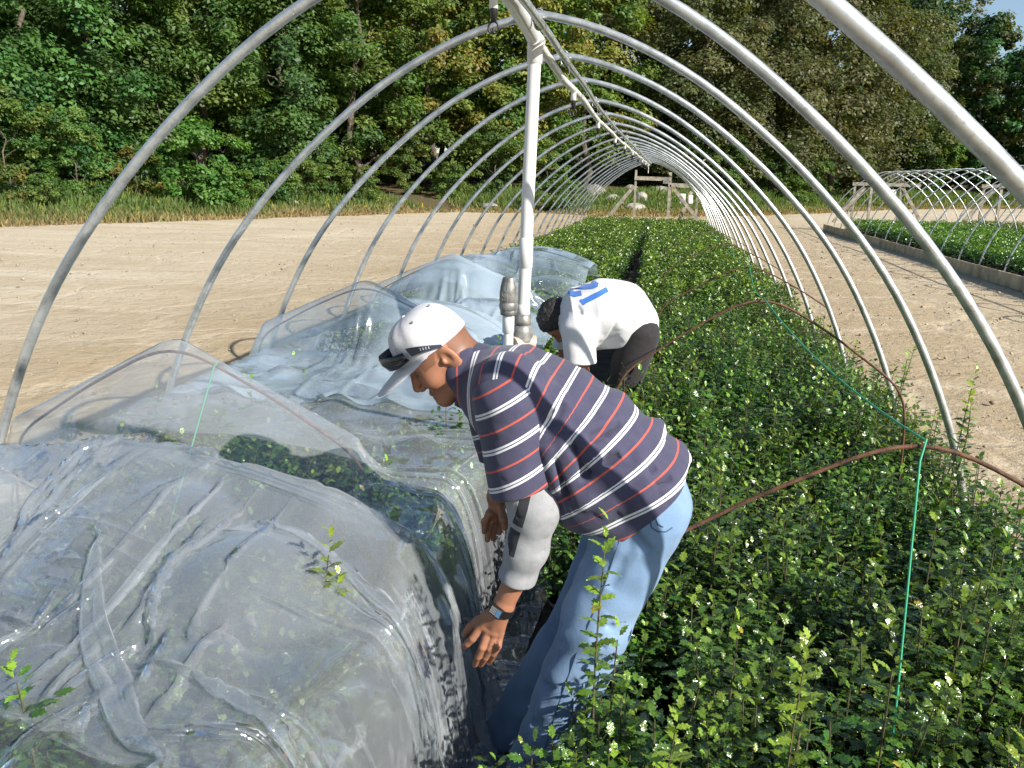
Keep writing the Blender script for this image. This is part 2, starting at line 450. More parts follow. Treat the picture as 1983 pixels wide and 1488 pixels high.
tree_kind('sapling', 4.2, 1.7, .3, 70, 130, .075, MG, shape='skirt', droop=.3, seed=9, r=.05)
tree_kind('shrub',   2.0, 1.35, .05, 50, 120, .058, MG + YG[:1], shape='skirt', droop=.2, seed=10, r=.03)
tree_kind('vine',    2.2, 1.5, .05, 60, 140, .062, [(.10, .19, .035), (.13, .22, .045), (.08, .16, .03)], shape='skirt', seed=11, r=.03)
tree_kind('autumn',  2.4, 1.2, .2, 40, 60, .09, [(.15, .14, .03), (.10, .13, .03), (.18, .14, .04)], shape='skirt', seed=12, r=.03)

def at_px(px, Y): return float(at_y(px, 380., Y)[0])
def plant_tree(kind, x, y, name, label, group, s=1.0, cat='tree', rz=None, sz=1.0):
    t = empty(name, (x, y, float(ground_z(x, y)) - .05), rng.random() * 6.283 if rz is None else rz); t.scale = (s, s, s * sz)
    tag(t, label, cat, group)
    cm, tm = TREES[kind]
    link('trunk', tm, t); link('crown', cm, t)
    return t
WOOD = 'trees of the wood behind the yard'
# front row: (kind, photo column, depth, scale, own label or None)
FRONT = [
 ('maple',  60, 33, 1.0, 'big dense dark green maple filling the left edge of the wood'),
 ('maple', 215, 37, .95, 'dark green maple beside the deep gap left of the vine-clad trunk'),
 ('ash',   400, 41, 1.0, 'slender lighter green tree with a vine at its foot, behind the nearest left arch'),
 ('maple2', 560, 44, .95, 'mid green tree behind the second arch on the left, right of the vine-clad one'),
 ('ash',   690, 47, 1.0, 'tall tree with a bare leaning trunk standing in the dark gap behind the left arches'),
 ('yellow', 830, 51, 1.05, 'yellowish green leafy tree left of the white standpipe'),
 ('yellow', 985, 53, 1.0, 'yellow green tree with orange tips directly behind the white standpipe'),
 ('yellow', 1120, 57, 1.15, 'yellowing tree right of the white standpipe and above the boulders'),
 ('olive', 1330, 62, 1.15, 'large olive coloured willowy tree above the far end of the tunnel'),
 ('olive', 1480, 66, 1.25, 'bushy olive tree hanging over the yard, right of the tunnel end'),
 ('olive', 1610, 70, 1.3, 'broad olive tree forming the bright right corner of the near wood'),
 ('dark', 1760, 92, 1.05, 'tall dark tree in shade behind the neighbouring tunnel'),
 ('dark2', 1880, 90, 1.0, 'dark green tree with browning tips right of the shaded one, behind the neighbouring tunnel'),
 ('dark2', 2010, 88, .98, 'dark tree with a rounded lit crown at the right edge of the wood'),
]
for k, px, Y, s, lab in FRONT:
    plant_tree(k, at_px(px, Y), Y, 'broadleaf_tree', lab, WOOD, s)
plant_tree('thin', at_px(1815, 100), 100, 'broadleaf_tree', 'thin leafed bare-topped tree standing up against the blue sky', WOOD, 1.42)
BACK = 'dark broadleaf tree standing deeper in the wood, behind the front row'
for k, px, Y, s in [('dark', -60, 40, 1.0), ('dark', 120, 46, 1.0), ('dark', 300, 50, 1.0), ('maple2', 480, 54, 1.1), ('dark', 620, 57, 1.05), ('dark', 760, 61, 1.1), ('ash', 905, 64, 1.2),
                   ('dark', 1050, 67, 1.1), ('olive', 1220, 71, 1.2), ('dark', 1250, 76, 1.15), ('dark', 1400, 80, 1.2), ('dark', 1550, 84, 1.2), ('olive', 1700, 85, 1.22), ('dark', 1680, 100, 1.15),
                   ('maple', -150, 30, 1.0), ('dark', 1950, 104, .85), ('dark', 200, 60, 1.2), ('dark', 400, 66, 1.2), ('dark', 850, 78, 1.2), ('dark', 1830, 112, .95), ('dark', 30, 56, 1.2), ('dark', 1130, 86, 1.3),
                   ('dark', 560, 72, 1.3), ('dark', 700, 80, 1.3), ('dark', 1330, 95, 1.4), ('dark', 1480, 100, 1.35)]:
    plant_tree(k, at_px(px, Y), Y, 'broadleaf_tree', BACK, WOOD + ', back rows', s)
# undergrowth in front of the trunks
SH = 'shrubs along the edge of the wood'
for k, px, Y, s, lab in [('sapling', 20, 28.5, 1.0, 'low bushy green sapling at the far left under the big maple'), ('sapling', 150, 30, .8, 'round green bush under the dark maple, left of the gap'),
                         ('autumn', 265, 32, .9, 'small orange and green bush beside the dark gap on the left'), ('vine', 385, 33.6, 1.5, 'bright green vine climbing a pale trunk behind the nearest left arch'),
                         ('vine', 425, 33.4, .9, 'bright green sprawling vine mound right of the climbing vine'), ('shrub', 520, 36, 1.0, None), ('shrub', 575, 39, 1.1, None), ('shrub', 700, 41.5, .9, None), ('shrub', 90, 27.5, .6, None),
                         ('autumn', 30, 26.8, .6, 'low orange tinged bush in the grass at the far left'), ('shrub', 640, 41, 1.0, None), ('sapling', 790, 47, .8, None), ('shrub', 870, 47, 1.0, None),
                         ('sapling', 960, 49, 1.0, None), ('shrub', 1080, 44.5, 1.0, 'pale grey green weed clump beside the boulders'), ('sapling', 1060, 52, .9, None), ('sapling', 1400, 60, 1.0, None), ('sapling', 1500, 62, .9, None),
                         ('sapling', 1580, 64, .8, None), ('vine', 1545, 60, .9, 'light green bush at the right corner of the near wood'), ('sapling', 1330, 60, .9, None), ('sapling', 1650, 78, 1.2, None), ('sapling', 1790, 85, 1.5, None)]:
    plant_tree(k, at_px(px, Y), Y, 'shrub', lab or 'green shrub growing in front of the wood', SH, s, 'shrub')

for k, (px, Y, s) in enumerate([(-20, 36, 1.5), (60, 39, 1.6), (170, 41, 1.7), (270, 41, 1.6), (350, 45, 1.7), (450, 46, 1.6), (520, 48, 1.8), (600, 49, 1.7), (690, 52, 1.8), (760, 55, 1.8), (830, 57, 1.9), (900, 58, 1.8), (980, 60, 1.9), (1060, 62, 1.9), (1160, 64, 2.0), (1250, 66, 2.0), (1380, 72, 2.0), (1480, 74, 2.0), (1600, 78, 2.1), (1720, 94, 2.2), (1850, 96, 2.3), (1960, 94, 2.2)]):
    plant_tree('sapling', at_px(px, Y), Y, 'understorey_bush', 'bushy young growth in the shade between the trunks of the wood', 'understorey bushes inside the wood', s, 'shrub')

# ------------------------------------------------------------------ boulders
M_ROCK = simple('boulder_stone', (.36, .33, .28), .9, var=.35, vscale=2.2, bumpk=.7, bscale=9)
def rock(x, y, s, sq, label, seed):
    s *= .72; bm = bmesh.new(); bmesh.ops.create_icosphere(bm, subdivisions=3, radius=1)
    g = np.random.default_rng(seed); dirs = g.normal(0, 1, (9, 3)); dirs /= np.linalg.norm(dirs, axis=1)[:, None]; cut = g.uniform(.62, .92, 9)
    for v in bm.verts:
        p = np.array(v.co)
        for dd, c in zip(dirs, cut):
            e = p @ dd - c
            if e > 0: p = p - dd * e * .9
        p += .03 * np.sin(p[[1, 2, 0]] * 7 + seed)
        v.co = Vector(p * np.array([s, s * .8, s * sq]))
    me = bpy.data.meshes.new('boulder'); bm.to_mesh(me); bm.free(); me.materials.append(M_ROCK)
    o = link('boulder', me, None, (x, y, float(ground_z(x, y)) + s * sq * .35)); o.rotation_euler = (0, 0, g.random() * 6)
    tag(o, label, 'boulder', 'pale boulders beyond the far end of the yard')
for k, (px, Y, s, sq, lab) in enumerate([(948, 44.5, .8, .42, 'pale boulder lying alone in the grass left of the standpipe'), (1150, 50, 1.25, .6, 'large pale boulder seen through the left arches, leftmost of the cluster'),
        (1188, 47, .7, .6, 'tan boulder on the grass left of the door frame'), (1226, 53, 1.1, .6, 'grey boulder at the left post of the end door frame'), (1240, 47.5, .85, .7, 'bright boulder seen inside the end door frame'),
        (1280, 53, 1.2, .55, 'wide boulder behind the right post of the end door frame'), (1205, 45.5, .4, .6, 'small pale stone left of the left door post'), (1232, 45, .85, .45, 'flat pale boulder low in the door opening'),
        (1420, 50, .55, .7, 'pale stone at the yard edge right of the tunnel'), (572, 37.2, .3, .6, 'small white stone in the dry grass behind the left arches')]):
    rock(at_px(px, Y), Y, s, sq, lab, 40 + k)

# ------------------------------------------------------------------ small stones and clods on the sand (uncountable)
def pebbles():
    g = np.random.default_rng(31); n = 5200
    left = g.random(n) < .55
    x = np.where(left, g.uniform(-16, -2.7, n), g.uniform(1.55, 5.95, n)); y = 2.5 + 34 * g.random(n) ** 1.6
    r = g.lognormal(-4.4, .55, n).clip(.005, .045) * (.8 + y * .004)
    O = np.array([(1, 0, 0), (0, 1, 0), (-1, 0, 0), (0, -1, 0), (0, 0, .7), (0, 0, -.6)], float); F = np.array([(0, 1, 4), (1, 2, 4), (2, 3, 4), (3, 0, 4), (1, 0, 5), (2, 1, 5), (3, 2, 5), (0, 3, 5)])
    V = O[None] * r[:, None, None] * g.uniform(.6, 1.3, (n, 6, 1)); a = g.random(n) * 6.28
    V = np.stack([V[..., 0] * np.cos(a)[:, None] - V[..., 1] * np.sin(a)[:, None] + x[:, None], V[..., 0] * np.sin(a)[:, None] + V[..., 1] * np.cos(a)[:, None] + y[:, None], V[..., 2] + r[:, None] * .25 + .012], -1)
    me = mesh_np('gravel', V.reshape(-1, 3), (F[None] + (np.arange(n) * 6)[:, None, None]).reshape(-1, 3), [simple('sand_stone', (.40, .33, .23), .95, var=.5, vscale=1.7)])
    tag(link('gravel', me), 'small stones and clods scattered over the sand yard', 'gravel', kind='stuff')
pebbles()
# ------------------------------------------------------------------ bare frame of the tunnel
def metal(name, col, rough, dirt):
    m, nt, out = new_mat(name)
    p = nd(nt, 'ShaderNodeBsdfPrincipled'); L(nt, p.outputs[0], out.inputs[0])
    geo = nd(nt, 'ShaderNodeNewGeometry'); n = noise(nt, geo.outputs['Position'], 14, 6, .65); n2 = noise(nt, geo.outputs['Position'], 90, 3, .6)
    r = ramp(nt, n.outputs['Fac'], [(.3, tuple(c * .62 for c in col)), (.55, col), (.75, tuple(min(1, c * 1.15) for c in col))])
    L(nt, mixc(nt, math_n(nt, 'MULTIPLY', ramp(nt, n2.outputs['Fac'], [(.58, (0, 0, 0)), (.7, (1, 1, 1))]).outputs[0], dirt), r.outputs[0], (.16, .13, .10)), p.inputs['Base Color'])
    p.inputs['Metallic'].default_value = .75
    L(nt, math_n(nt, 'MULTIPLY_ADD', n.outputs['Fac'], .3, rough - .15), p.inputs['Roughness'])
    L(nt, bump(nt, n2.outputs['Fac'], .12, .002), p.inputs['Normal'])
    return m
M_GALV = metal('galvanised_pipe', (.56, .58, .57), .38, .35)
M_RUST = simple('rusty_rod', (.17, .085, .05), .8, metal=.3, var=.5, vscale=30, bumpk=.5, bscale=200)
M_PVC = simple('white_pvc', (.66, .66, .65), .35, spec=.5, var=.08, vscale=5)
M_BLACKP = simple('black_plastic', (.012, .012, .013), .42, var=.3)
M_GREYP = simple('grey_fitting', (.27, .265, .25), .45, metal=.35, var=.35, vscale=25, bumpk=.25, bscale=180)
M_WOOD = simple('weathered_timber', (.36, .32, .25), .9, var=.4, vscale=7, bumpk=.5, bscale=60)
M_BOARD = simple('tan_board', (.56, .47, .31), .85, var=.3, vscale=4, bumpk=.4, bscale=50)
M_TWINE = simple('green_twine', (.03, .34, .17), .55, var=.15, vscale=200)

PROF = [(0, 2.36), (.12, 2.345), (.25, 2.31), (.42, 2.235), (.58, 2.16), (.75, 2.05), (.9, 1.935), (1.05, 1.81), (1.2, 1.67), (1.35, 1.51), (1.47, 1.365), (1.59, 1.185), (1.69, 1.0), (1.79, .79), (1.865, .6), (1.93, .38), (1.965, .15), (1.975, -.3)]
def smooth_prof(prof, n):
    P = np.array(prof); d = np.r_[0, np.cumsum(np.linalg.norm(np.diff(P, axis=0), axis=1))]
    t = np.linspace(0, d[-1], n); q = np.stack([np.interp(t, d, P[:, 0]), np.interp(t, d, P[:, 1])], 1)
    for _ in range(4): q[1:-1] = .25 * q[:-2] + .5 * q[1:-1] + .25 * q[2:]
    return q
HALF = smooth_prof(PROF, 40)
def hoop_pts(x0, y, dz=0.0, sx=1.0, jx=0.0, jy=0.0):
    l = [(x0 - sx * a, y + jy * (z / 2.3), z + dz * max(0, z) / 2.36) for a, z in HALF[::-1]]
    r = [(x0 + sx * a, y + jy * (z / 2.3), z + dz * max(0, z) / 2.36) for a, z in HALF[1:]]
    P = l + r
    return [(x + jx * max(0, z) / 2.36, yy, z) for x, yy, z in P]
# how the ridge wanders along the tunnel
def ridge_x(y): return float(np.interp(y, [0, 3.66, 4.9, 7.3, 9.8, 12.2, 18, 25.6], [-.54, -.55, -.585, -.615, -.605, -.57, -.50, -.44]))
def ridge_z(y): return float(np.interp(y, [0, 3.66, 6.1, 7.3, 9.8, 12.2, 18, 25.6], [2.36, 2.363, 2.38, 2.355, 2.325, 2.30, 2.27, 2.25]))
XB = -.555
house = empty('hoop_house', (XB, 13, 0))
tag(house, 'bare tunnel frame of galvanised arches standing over the workers and the plant beds', 'hoop house')
def loc(P, o): return [tuple(np.array(p) - np.array(o.location)) for p in P]
hr = np.random.default_rng(3)
for k in range(0, 22):
    y = 1.22 * k
    if k < 1: continue
    mb = MB(); x0 = (XB, -.645, -.545)[k] if k < 3 else XB; y = 1.36 if k == 1 else y
    P = hoop_pts(x0, y, ridge_z(y) - 2.36, (1 + hr.normal(0, .004)) * (.96 if k == 2 else 1), (ridge_x(y) - x0) * (k > 1) + hr.normal(0, .006), hr.normal(0, .012))
    mb.tube(loc(P, house), .0168, 14)
    mb.build('arch', M_GALV, house)
# purlin clipped under the arches
mb = MB(); mb.tube(loc([(ridge_x(y) + .012, y, ridge_z(y) - .040) for y in np.arange(0.9, 25.7, .61)], house), .0165, 12); mb.build('purlin', M_GALV, house)
for k in range(1, 22):
    y = 1.22 * k; mb = MB(); x = ridge_x(y); z = ridge_z(y)
    mb.tube(loc([(x + .022 * math.cos(a) * 1.0 - .005, y + .003, z - .018 + .042 * math.sin(a)) for a in np.linspace(-.5, 2 * math.pi - .5, 18)], house), .0035, 6, False)
    mb.tube(loc([(x + .02, y - .024, z - .05), (x + .026, y - .02, z - .10), (x - .02, y - .03, z - .135)], house), .0016, 5)
    mb.build('tie_clip', M_GREYP if k % 2 else M_GALV, house)
# timber end frame with door opening
ef = MB()
for nm, a, b, w, h in [('door_post', (-.86, 25.75, 0), (-.865, 25.75, 2.02), .06, .09), ('door_post', (.16, 25.75, 0), (.14, 25.75, 1.97), .09, .1),
                       ('door_head', (-.90, 25.69, 1.79), (.19, 25.69, 1.77), .04, .11), ('brace', (-1.78, 25.72, .45), (-.90, 25.72, 1.56), .04, .10), ('brace', (.17, 25.72, 1.62), (1.02, 25.72, .62), .04, .10),
                       ('rail', (.19, 25.9, 1.60), (.72, 25.9, 1.59), .04, .12), ('brace', (.80, 25.95, 1.42), (.38, 25.95, .3), .05, .1), ('door_post', (.98, 25.95, 0), (.97, 25.95, 1.25), .07, .07)]:
    mb = MB(); mb.bar(np.array(a) - np.array(house.location), np.array(b) - np.array(house.location), w, h); mb.build(nm, M_WOOD, house)
M_PAPER = simple('white_notice', (.8, .8, .79), .6, var=.05)
mb = MB(); mb.bar(np.array((.55, 25.84, 1.08)) - np.array(house.location), np.array((.55, 25.84, 1.36)) - np.array(house.location), .16, .01); mb.build('notice', M_PAPER, house)
mb = MB(); mb.bar(np.array((.80, 25.84, 1.08)) - np.array(house.location), np.array((.78, 25.84, 1.32)) - np.array(house.location), .12, .01); mb.build('notice', M_PAPER, house)
mb = MB(); mb.box(np.array((.03, 25.66, 1.70)) - np.array(house.location), (.18, .05, .12)); mb.build('control_box', M_GREYP, house)

# ------------------------------------------------------------------ irrigation standpipe and header hung under the ridge
irr = empty('irrigation_pipe', (-.645, 4.1, 0)); tag(irr, 'white plastic standpipe rising from the aisle to a header pipe with sprinklers under the ridge', 'irrigation pipe')
io = lambda P: loc(P, irr)
tx, ty, tz = -.637, 4.10, 2.335
mb = MB(); mb.tube(io([(-.672, ty, .92), (-.66, ty, 1.3), (-.655, ty, 1.62), (-.647, ty, 1.9), (tx, ty, tz - .05)]), .0315, 22); mb.build('riser', M_PVC, irr)
def coupling(z0, z1, x, r, nm='coupling', m=M_PVC):
    mb = MB(); mb.lathe([(r - .004, z0), (r, z0 + .003), (r, z1 - .003), (r - .004, z1)], io([(x, ty, 0)])[0]); mb.build(nm, m, irr)
coupling(1.27, 1.42, -.659, .0345); coupling(1.03, 1.09, -.667, .0335)
mb = MB()   # union nut
mb.lathe([(.032, .98), (.044, .985), (.046, 1.0), (.044, 1.035), (.032, 1.04)], io([(-.67, ty, 0)])[0], 8)
mb.lathe([(.055, .90), (.056, .945), (.047, .975), (.034, .985)], io([(-.67, ty, 0)])[0], 24); mb.build('union_nut', M_GREYP, irr)
# tee
mb = MB(); mb.lathe([(.030, -.11), (.0365, -.105), (.0365, .0)], io([(tx, ty, tz)])[0]); 
mb.tube(io([(tx + .004, ty - .085, tz), (tx, ty + .085, tz)]), .0365, 22); mb.build('tee', M_PVC, irr)
mb = MB(); mb.tube(io([(-.59, .8, 2.33), (-.59, 2.0, 2.335), (-.594, 3.25, 2.338), (tx, ty - .06, tz)]), .0305, 20); mb.build('header', M_PVC, irr)
far = [(tx, ty + .06, tz)] + [(ridge_x(y) - .035 + .008 * math.sin(y * 2.1), y, ridge_z(y) - .085 - .02 * math.sin(y * 2.575) ** 2) for y in np.arange(5.2, 25.3, .6)]
mb = MB(); mb.tube(io(far), .0215, 14); mb.build('header', M_PVC, irr)
def sprinkler(x, y, z, s=1.0):
    o = empty('sprinkler', io([(x, y, z)])[0]); o.parent = irr
    a = MB(); a.lathe([(.018 * s, 0.0), (.019 * s, -.055 * s), (.014 * s, -.058 * s)], n=14); a.build('drop', M_PVC, o)
    b = MB(); b.lathe([(.0165 * s, -.05 * s), (.0165 * s, -.085 * s), (.012 * s, -.09 * s), (.012 * s, -.105 * s), (.004, -.107 * s)], n=14)
    pts = [(.022 * s * math.cos(t), 0, -.132 * s + .026 * s * math.sin(t)) for t in np.linspace(R(-50), R(230), 14)]
    b.tube(pts, .0045 * s, 8); b.lathe([(.0, -.158 * s), (.014 * s, -.154 * s), (.014 * s, -.150 * s), (.004 * s, -.143 * s), (.006 * s, -.135 * s), (0, -.128 * s)], n=12)
    b.build('nozzle', M_BLACKP, o)
    return o
sprinkler(-.602, 2.95, 2.30, .8)
for k, y in enumerate([5.6, 8.1, 10.3, 12.6, 14.8, 17.0, 19.2, 21.4, 23.6]):
    p = far[int(np.argmin([abs(q[1] - y) for q in far]))]; sprinkler(p[0], p[1], p[2] - .012, 1.0)
# drop line at the far end
mb = MB(); mb.tube(io([(-.5, 25.2, 2.1), (-.5, 25.2, 1.93)]), .012, 8); mb.build('drop', M_PVC, irr)

# second short standpipe carrying a grey check valve
vp = empty('valve_pipe', (-.725, 4.0, 0)); tag(vp, 'short white pipe topped by a grey bullet shaped check valve, left of the tall standpipe', 'valve')
mb = MB(); mb.tube([(0, 0, .2), (.002, 0, 1.02)], .0245, 20); mb.build('riser', M_PVC, vp)
mb = MB(); mb.lathe([(.0245, .955), (.0295, .958), (.0295, 1.045), (.026, 1.05)]); mb.build('coupling', M_PVC, vp)
mb = MB(); mb.lathe([(.030, 1.045), (.0415, 1.047), (.0425, 1.07), (.040, 1.073)], n=8)
mb.lathe([(.040, 1.068), (.0455, 1.078), (.0465, 1.092), (.0455, 1.104), (.0435, 1.108), (.0435, 1.112), (.0465, 1.116), (.0455, 1.15), (.041, 1.185), (.0345, 1.215), (.031, 1.228), (.029, 1.232), (.012, 1.234), (0, 1.234)], n=28)
for t in np.linspace(-.5, 5.78, 7)[:-1]:
    mb.tube([(.0455 * math.cos(t), .0455 * math.sin(t), 1.12), (.042 * math.cos(t), .042 * math.sin(t), 1.185), (.031 * math.cos(t), .031 * math.sin(t), 1.228)], .0022, 5)
mb.build('check_valve', M_GREYP, vp)
mb = MB(); mb.tube([(-.012 + .012 * math.cos(t), -.0455 + .002 * abs(math.cos(t)), 1.155 + .014 * math.sin(t)) for t in np.linspace(.0, 6.28, 16)], .0013, 5)
for i in range(5): mb.box((-.022 + i * .0085, -.0455, 1.127), (.005, .002, .009))
mb.build('cast_mark', M_GREYP, vp)
# buried manifold the pipes rise from
mf = empty('pipe_manifold', (-.66, 4.1, 0)); tag(mf, 'tan plastic manifold pipe across the aisle at the foot of the standpipe', 'pipe')
M_TAN = simple('tan_pvc', (.62, .47, .38), .5, var=.2)
mb = MB(); mb.tube([(-.045, -.05, .885), (0, 0, .895), (.05, .02, .885)], .042, 18); mb.build('pipe', M_TAN, mf)
mb = MB(); mb.tube([(-.01, 0, 0), (-.01, 0, .87)], .05, 16); mb.build('stand', M_TAN, mf)

# ------------------------------------------------------------------ rusty rods bent over each bed, tied with twine
ROD = 'rusty rods bent over the beds'
def rod(xc, y, hw, zp, zs, label, jl=0.0, jr=0.0):
    P = [(-hw - .05, 0, 0), (-hw - .055, 0, zs * .55), (-hw - .04, .0, zs - .12 + jl), (-hw + .0, 0, zs - .02 + jl), (-hw + .06, 0, zs + .02 + jl),
         (-hw * .55, 0, zs + (zp - zs) * .52 + jl * .5), (-.12, 0, zp - .028), (-.04, 0, zp - .003), (.03, 0, zp - .002), (.12, 0, zp - .035),
         (hw * .55, 0, zs + (zp - zs) * .52 + jr * .5), (hw - .06, 0, zs + .025 + jr), (hw, 0, zs - .015 + jr), (hw + .045, 0, zs - .11 + jr), (hw + .06, 0, zs * .55), (hw + .055, 0, 0)]
    Q = np.array(P); d = np.r_[0, np.cumsum(np.linalg.norm(np.diff(Q, axis=0), axis=1))]; t = np.linspace(0, d[-1], 70)
    q = np.stack([np.interp(t, d, Q[:, i]) for i in range(3)], 1)
    for _ in range(3): q[1:-1] = .25 * q[:-2] + .5 * q[1:-1] + .25 * q[2:]
    mb = MB(); mb.tube(q, .0053, 8); o = mb.build('bent_rod', M_RUST, None, (xc, y, 0)); tag(o, label, 'rod', ROD); return o
RODS_R = [(.62, 1.93, .66, 1.135, .80), (.465, 3.8, .6, 1.20, .86), (.66, 6.4, .62, 1.1, .8), (.70, 9.3, .62, 1.06, .78), (.7, 12.4, .62, 1.04, .76)]
LR = ['rusty rod arching over the right bed in the foreground, in front of the blue jeans', 'rusty rod over the right bed just behind the striped shirt', 'third rusty rod over the right bed, beyond the man in white']
for k, (xc, y, hw, zp, zs) in enumerate(RODS_R): rod(xc, y, hw, zp, zs, LR[k] if k < 3 else 'thin rusty rod half sunk in the leaves at the far part of the right bed')
RODS_L = [(-1.66, 2.6, .66, 1.10, .77), (-1.68, 4.6, .66, 1.07, .78), (-1.66, 6.6, .66, 1.06, .78)]
LL = ['rusty rod holding up the front peak of the clear plastic on the left bed', 'rusty rod under the bluish plastic behind the front peak', 'rusty rod under the far heap of bluish plastic']
for k, (xc, y, hw, zp, zs) in enumerate(RODS_L): rod(xc, y, hw, zp, zs, LL[k])

def twine(P, label, sag=.0, r=.0026, name='twine'):
    pts = []
    for a, b in zip(P[:-1], P[1:]):
        a = np.array(a); b = np.array(b)
        for t in np.linspace(0, 1, 14)[:-1]:
            p = a + (b - a) * t; p[2] -= sag * 4 * t * (1 - t) * min(1, np.linalg.norm(b - a) / 2.5); pts.append(p)
    pts.append(np.array(P[-1], float))
    mb = MB(); mb.tube(pts, r, 7)
    return tag(mb.build(name, M_TWINE), label, 'twine', None)
tp = [(.615, 1.93, 1.14)] + [(xc - .005, y, zp + .008) for xc, y, hw, zp, zs in RODS_R[1:]] + [(.74, 18.0, 1.0)]
twine(tp, 'green twine running along the right bed from rod to rod', .06)
twine([(.615, 1.925, 1.145), (.60, 1.90, 1.10), (.565, 1.72, .62), (.54, 1.58, .02)], 'green twine hanging from the peak of the nearest rusty rod down into the leaves')
twine([(-1.50, 2.6, 1.065), (-1.505, 2.585, 1.05), (-1.53, 2.30, .60), (-1.56, 2.1, .05)], 'green twine tied to the left rod, seen through the clear plastic')

# ------------------------------------------------------------------ neighbouring tunnels on the right
M_MAT = simple('black_groundcloth', (.012, .012, .013), .7, var=.4, vscale=3, bumpk=.3, bscale=90)
def far_house(x0, lab, n0, n1, board=True, name='hoop_house'):
    h = empty(name, (x0, 20, 0)); tag(h, lab, 'hoop house')
    hl = lambda P: loc(P, h)
    g = np.random.default_rng(int(x0 * 10))
    for k in range(n0, n1):
        y = 33.6 - 1.22 * k
        mb = MB(); mb.tube(hl(hoop_pts(x0, y, -.16 + g.normal(0, .01), 1 + g.normal(0, .006), g.normal(0, .02), g.normal(0, .03))[::2]), .0175, 8); mb.build('arch', M_GALV, h)
    mb = MB(); mb.tube(hl([(x0 + .01, y, 2.15) for y in np.linspace(33.6, 33.6 - 1.22 * (n1 - 1), 12)]), .017, 8); mb.build('purlin', M_GALV, h)
    for nm, a, b, w, hh in [('door_post', (-.5, 33.75, 0), (-.5, 33.75, 1.98), .09, .1), ('door_post', (.55, 33.75, 0), (.55, 33.75, 2.0), .09, .1), ('door_head', (-1.2, 33.68, 1.74), (1.2, 33.68, 1.72), .04, .12),
                            ('brace', (-1.75, 33.7, .3), (-.75, 33.7, 1.62), .05, .13), ('brace', (.6, 33.7, 1.6), (1.3, 33.7, .5), .05, .11), ('door_post', (-1.1, 33.72, 0), (-1.1, 33.72, 1.7), .08, .08)]:
        mb = MB(); mb.bar(np.array(a) + (0, -20, 0), np.array(b) + (0, -20, 0), w, hh); mb.build(nm, M_WOOD, h)
    mb = MB(); mb.bar((.2, 13.6, 1.22), (.2, 13.6, 1.55), .3, .012); mb.build('notice', M_PAPER, h)
    if board:
        for k, (a, b) in enumerate([(33.8, 29.2), (29.18, 24.4), (24.38, 19.6), (19.58, 14.8), (14.82, 10.0), (9.98, 5.2)]):
            mb = MB(); mb.bar((-2.04 - (k % 2) * .012, a - 20, .11), (-2.04 - (k % 2) * .006, b - 20, .11 + .01 * (k % 2)), .05, .24); mb.build('base_board', M_BOARD, h)
    return h
far_house(8.12, 'neighbouring bare tunnel on the right with a timber base board and open plant bed', 0, 23)
far_house(12.6, 'second bare tunnel beyond the neighbouring one, its arches showing through', 0, 19, False)
far_house(17.1, 'third bare tunnel at the far right, behind the other two', 0, 15, False)

# ground sheets in the tunnel (each a few mm above the sand)
def sheet(name, x0, x1, y0, y1, z, mat, jag=.03):
    ys = np.arange(y0, y1, .35); g = np.random.default_rng(5)
    V = []; 
    for y in ys: V += [(x0 + g.normal(0, jag), y, z), (x1 + g.normal(0, jag), y, z)]
    F = [(2 * i, 2 * i + 1, 2 * i + 3, 2 * i + 2) for i in range(len(ys) - 1)]
    return tag(link(name, mesh_np(name, V, F, [mat])), kind='structure')
M_SOIL = simple('dark_path', (.018, .016, .014), .85, var=.7, vscale=6, bumpk=.8, bscale=45, col2=(.06, .05, .04))
sheet('path', -2.5, 1.4, -.5, 25.6, .028, M_SOIL)
sheet('path', 6.15, 10.2, 4, 33.4, .028, M_SOIL)
# ------------------------------------------------------------------ container grown hollies
M_HOLLY = leaf_mat('holly_leaf', .25, .22, .8, .22, coat=.2, pucker=.8)
M_STEM = simple('holly_stem', (.10, .085, .04), .7, var=.4, vscale=40)
M_POT = simple('black_pot', (.010, .010, .011), .5, var=.3, vscale=10)
# outline of one spiny leaf (half), folded along the midrib, tip curled down
def leaf_template(hi=True):
    if hi:
        half = [(0, 0), (.14, .10), (.30, .27), (.36, .17), (.55, .31), (.62, .18), (.80, .22), (.84, .10), (1, 0)]
        V = []; F = []
        mid = [(x, 0, -.20 * x * x + .02) for x, y in half]
        lf = [(x, y, .42 * y - 1.1 * y * y * (x > 0) - .26 * x * x + .02) for x, y in half]; rt = [(x, -y, .42 * y - 1.1 * y * y - .26 * x * x + .02) for x, y in half]
        V = mid + lf + rt; n = len(half)
        for i in range(n - 1):
            F.append((i, i + 1, n + i + 1, n + i)); F.append((i + 1, i, 2 * n + i, 2 * n + i + 1))
        return np.array(V), np.array(F)
    V = np.array([(0, 0, 0), (.5, .28, .04), (1, 0, -.18), (.5, -.28, .04)]); F = np.array([(0, 1, 2, 3)])
    return V, F

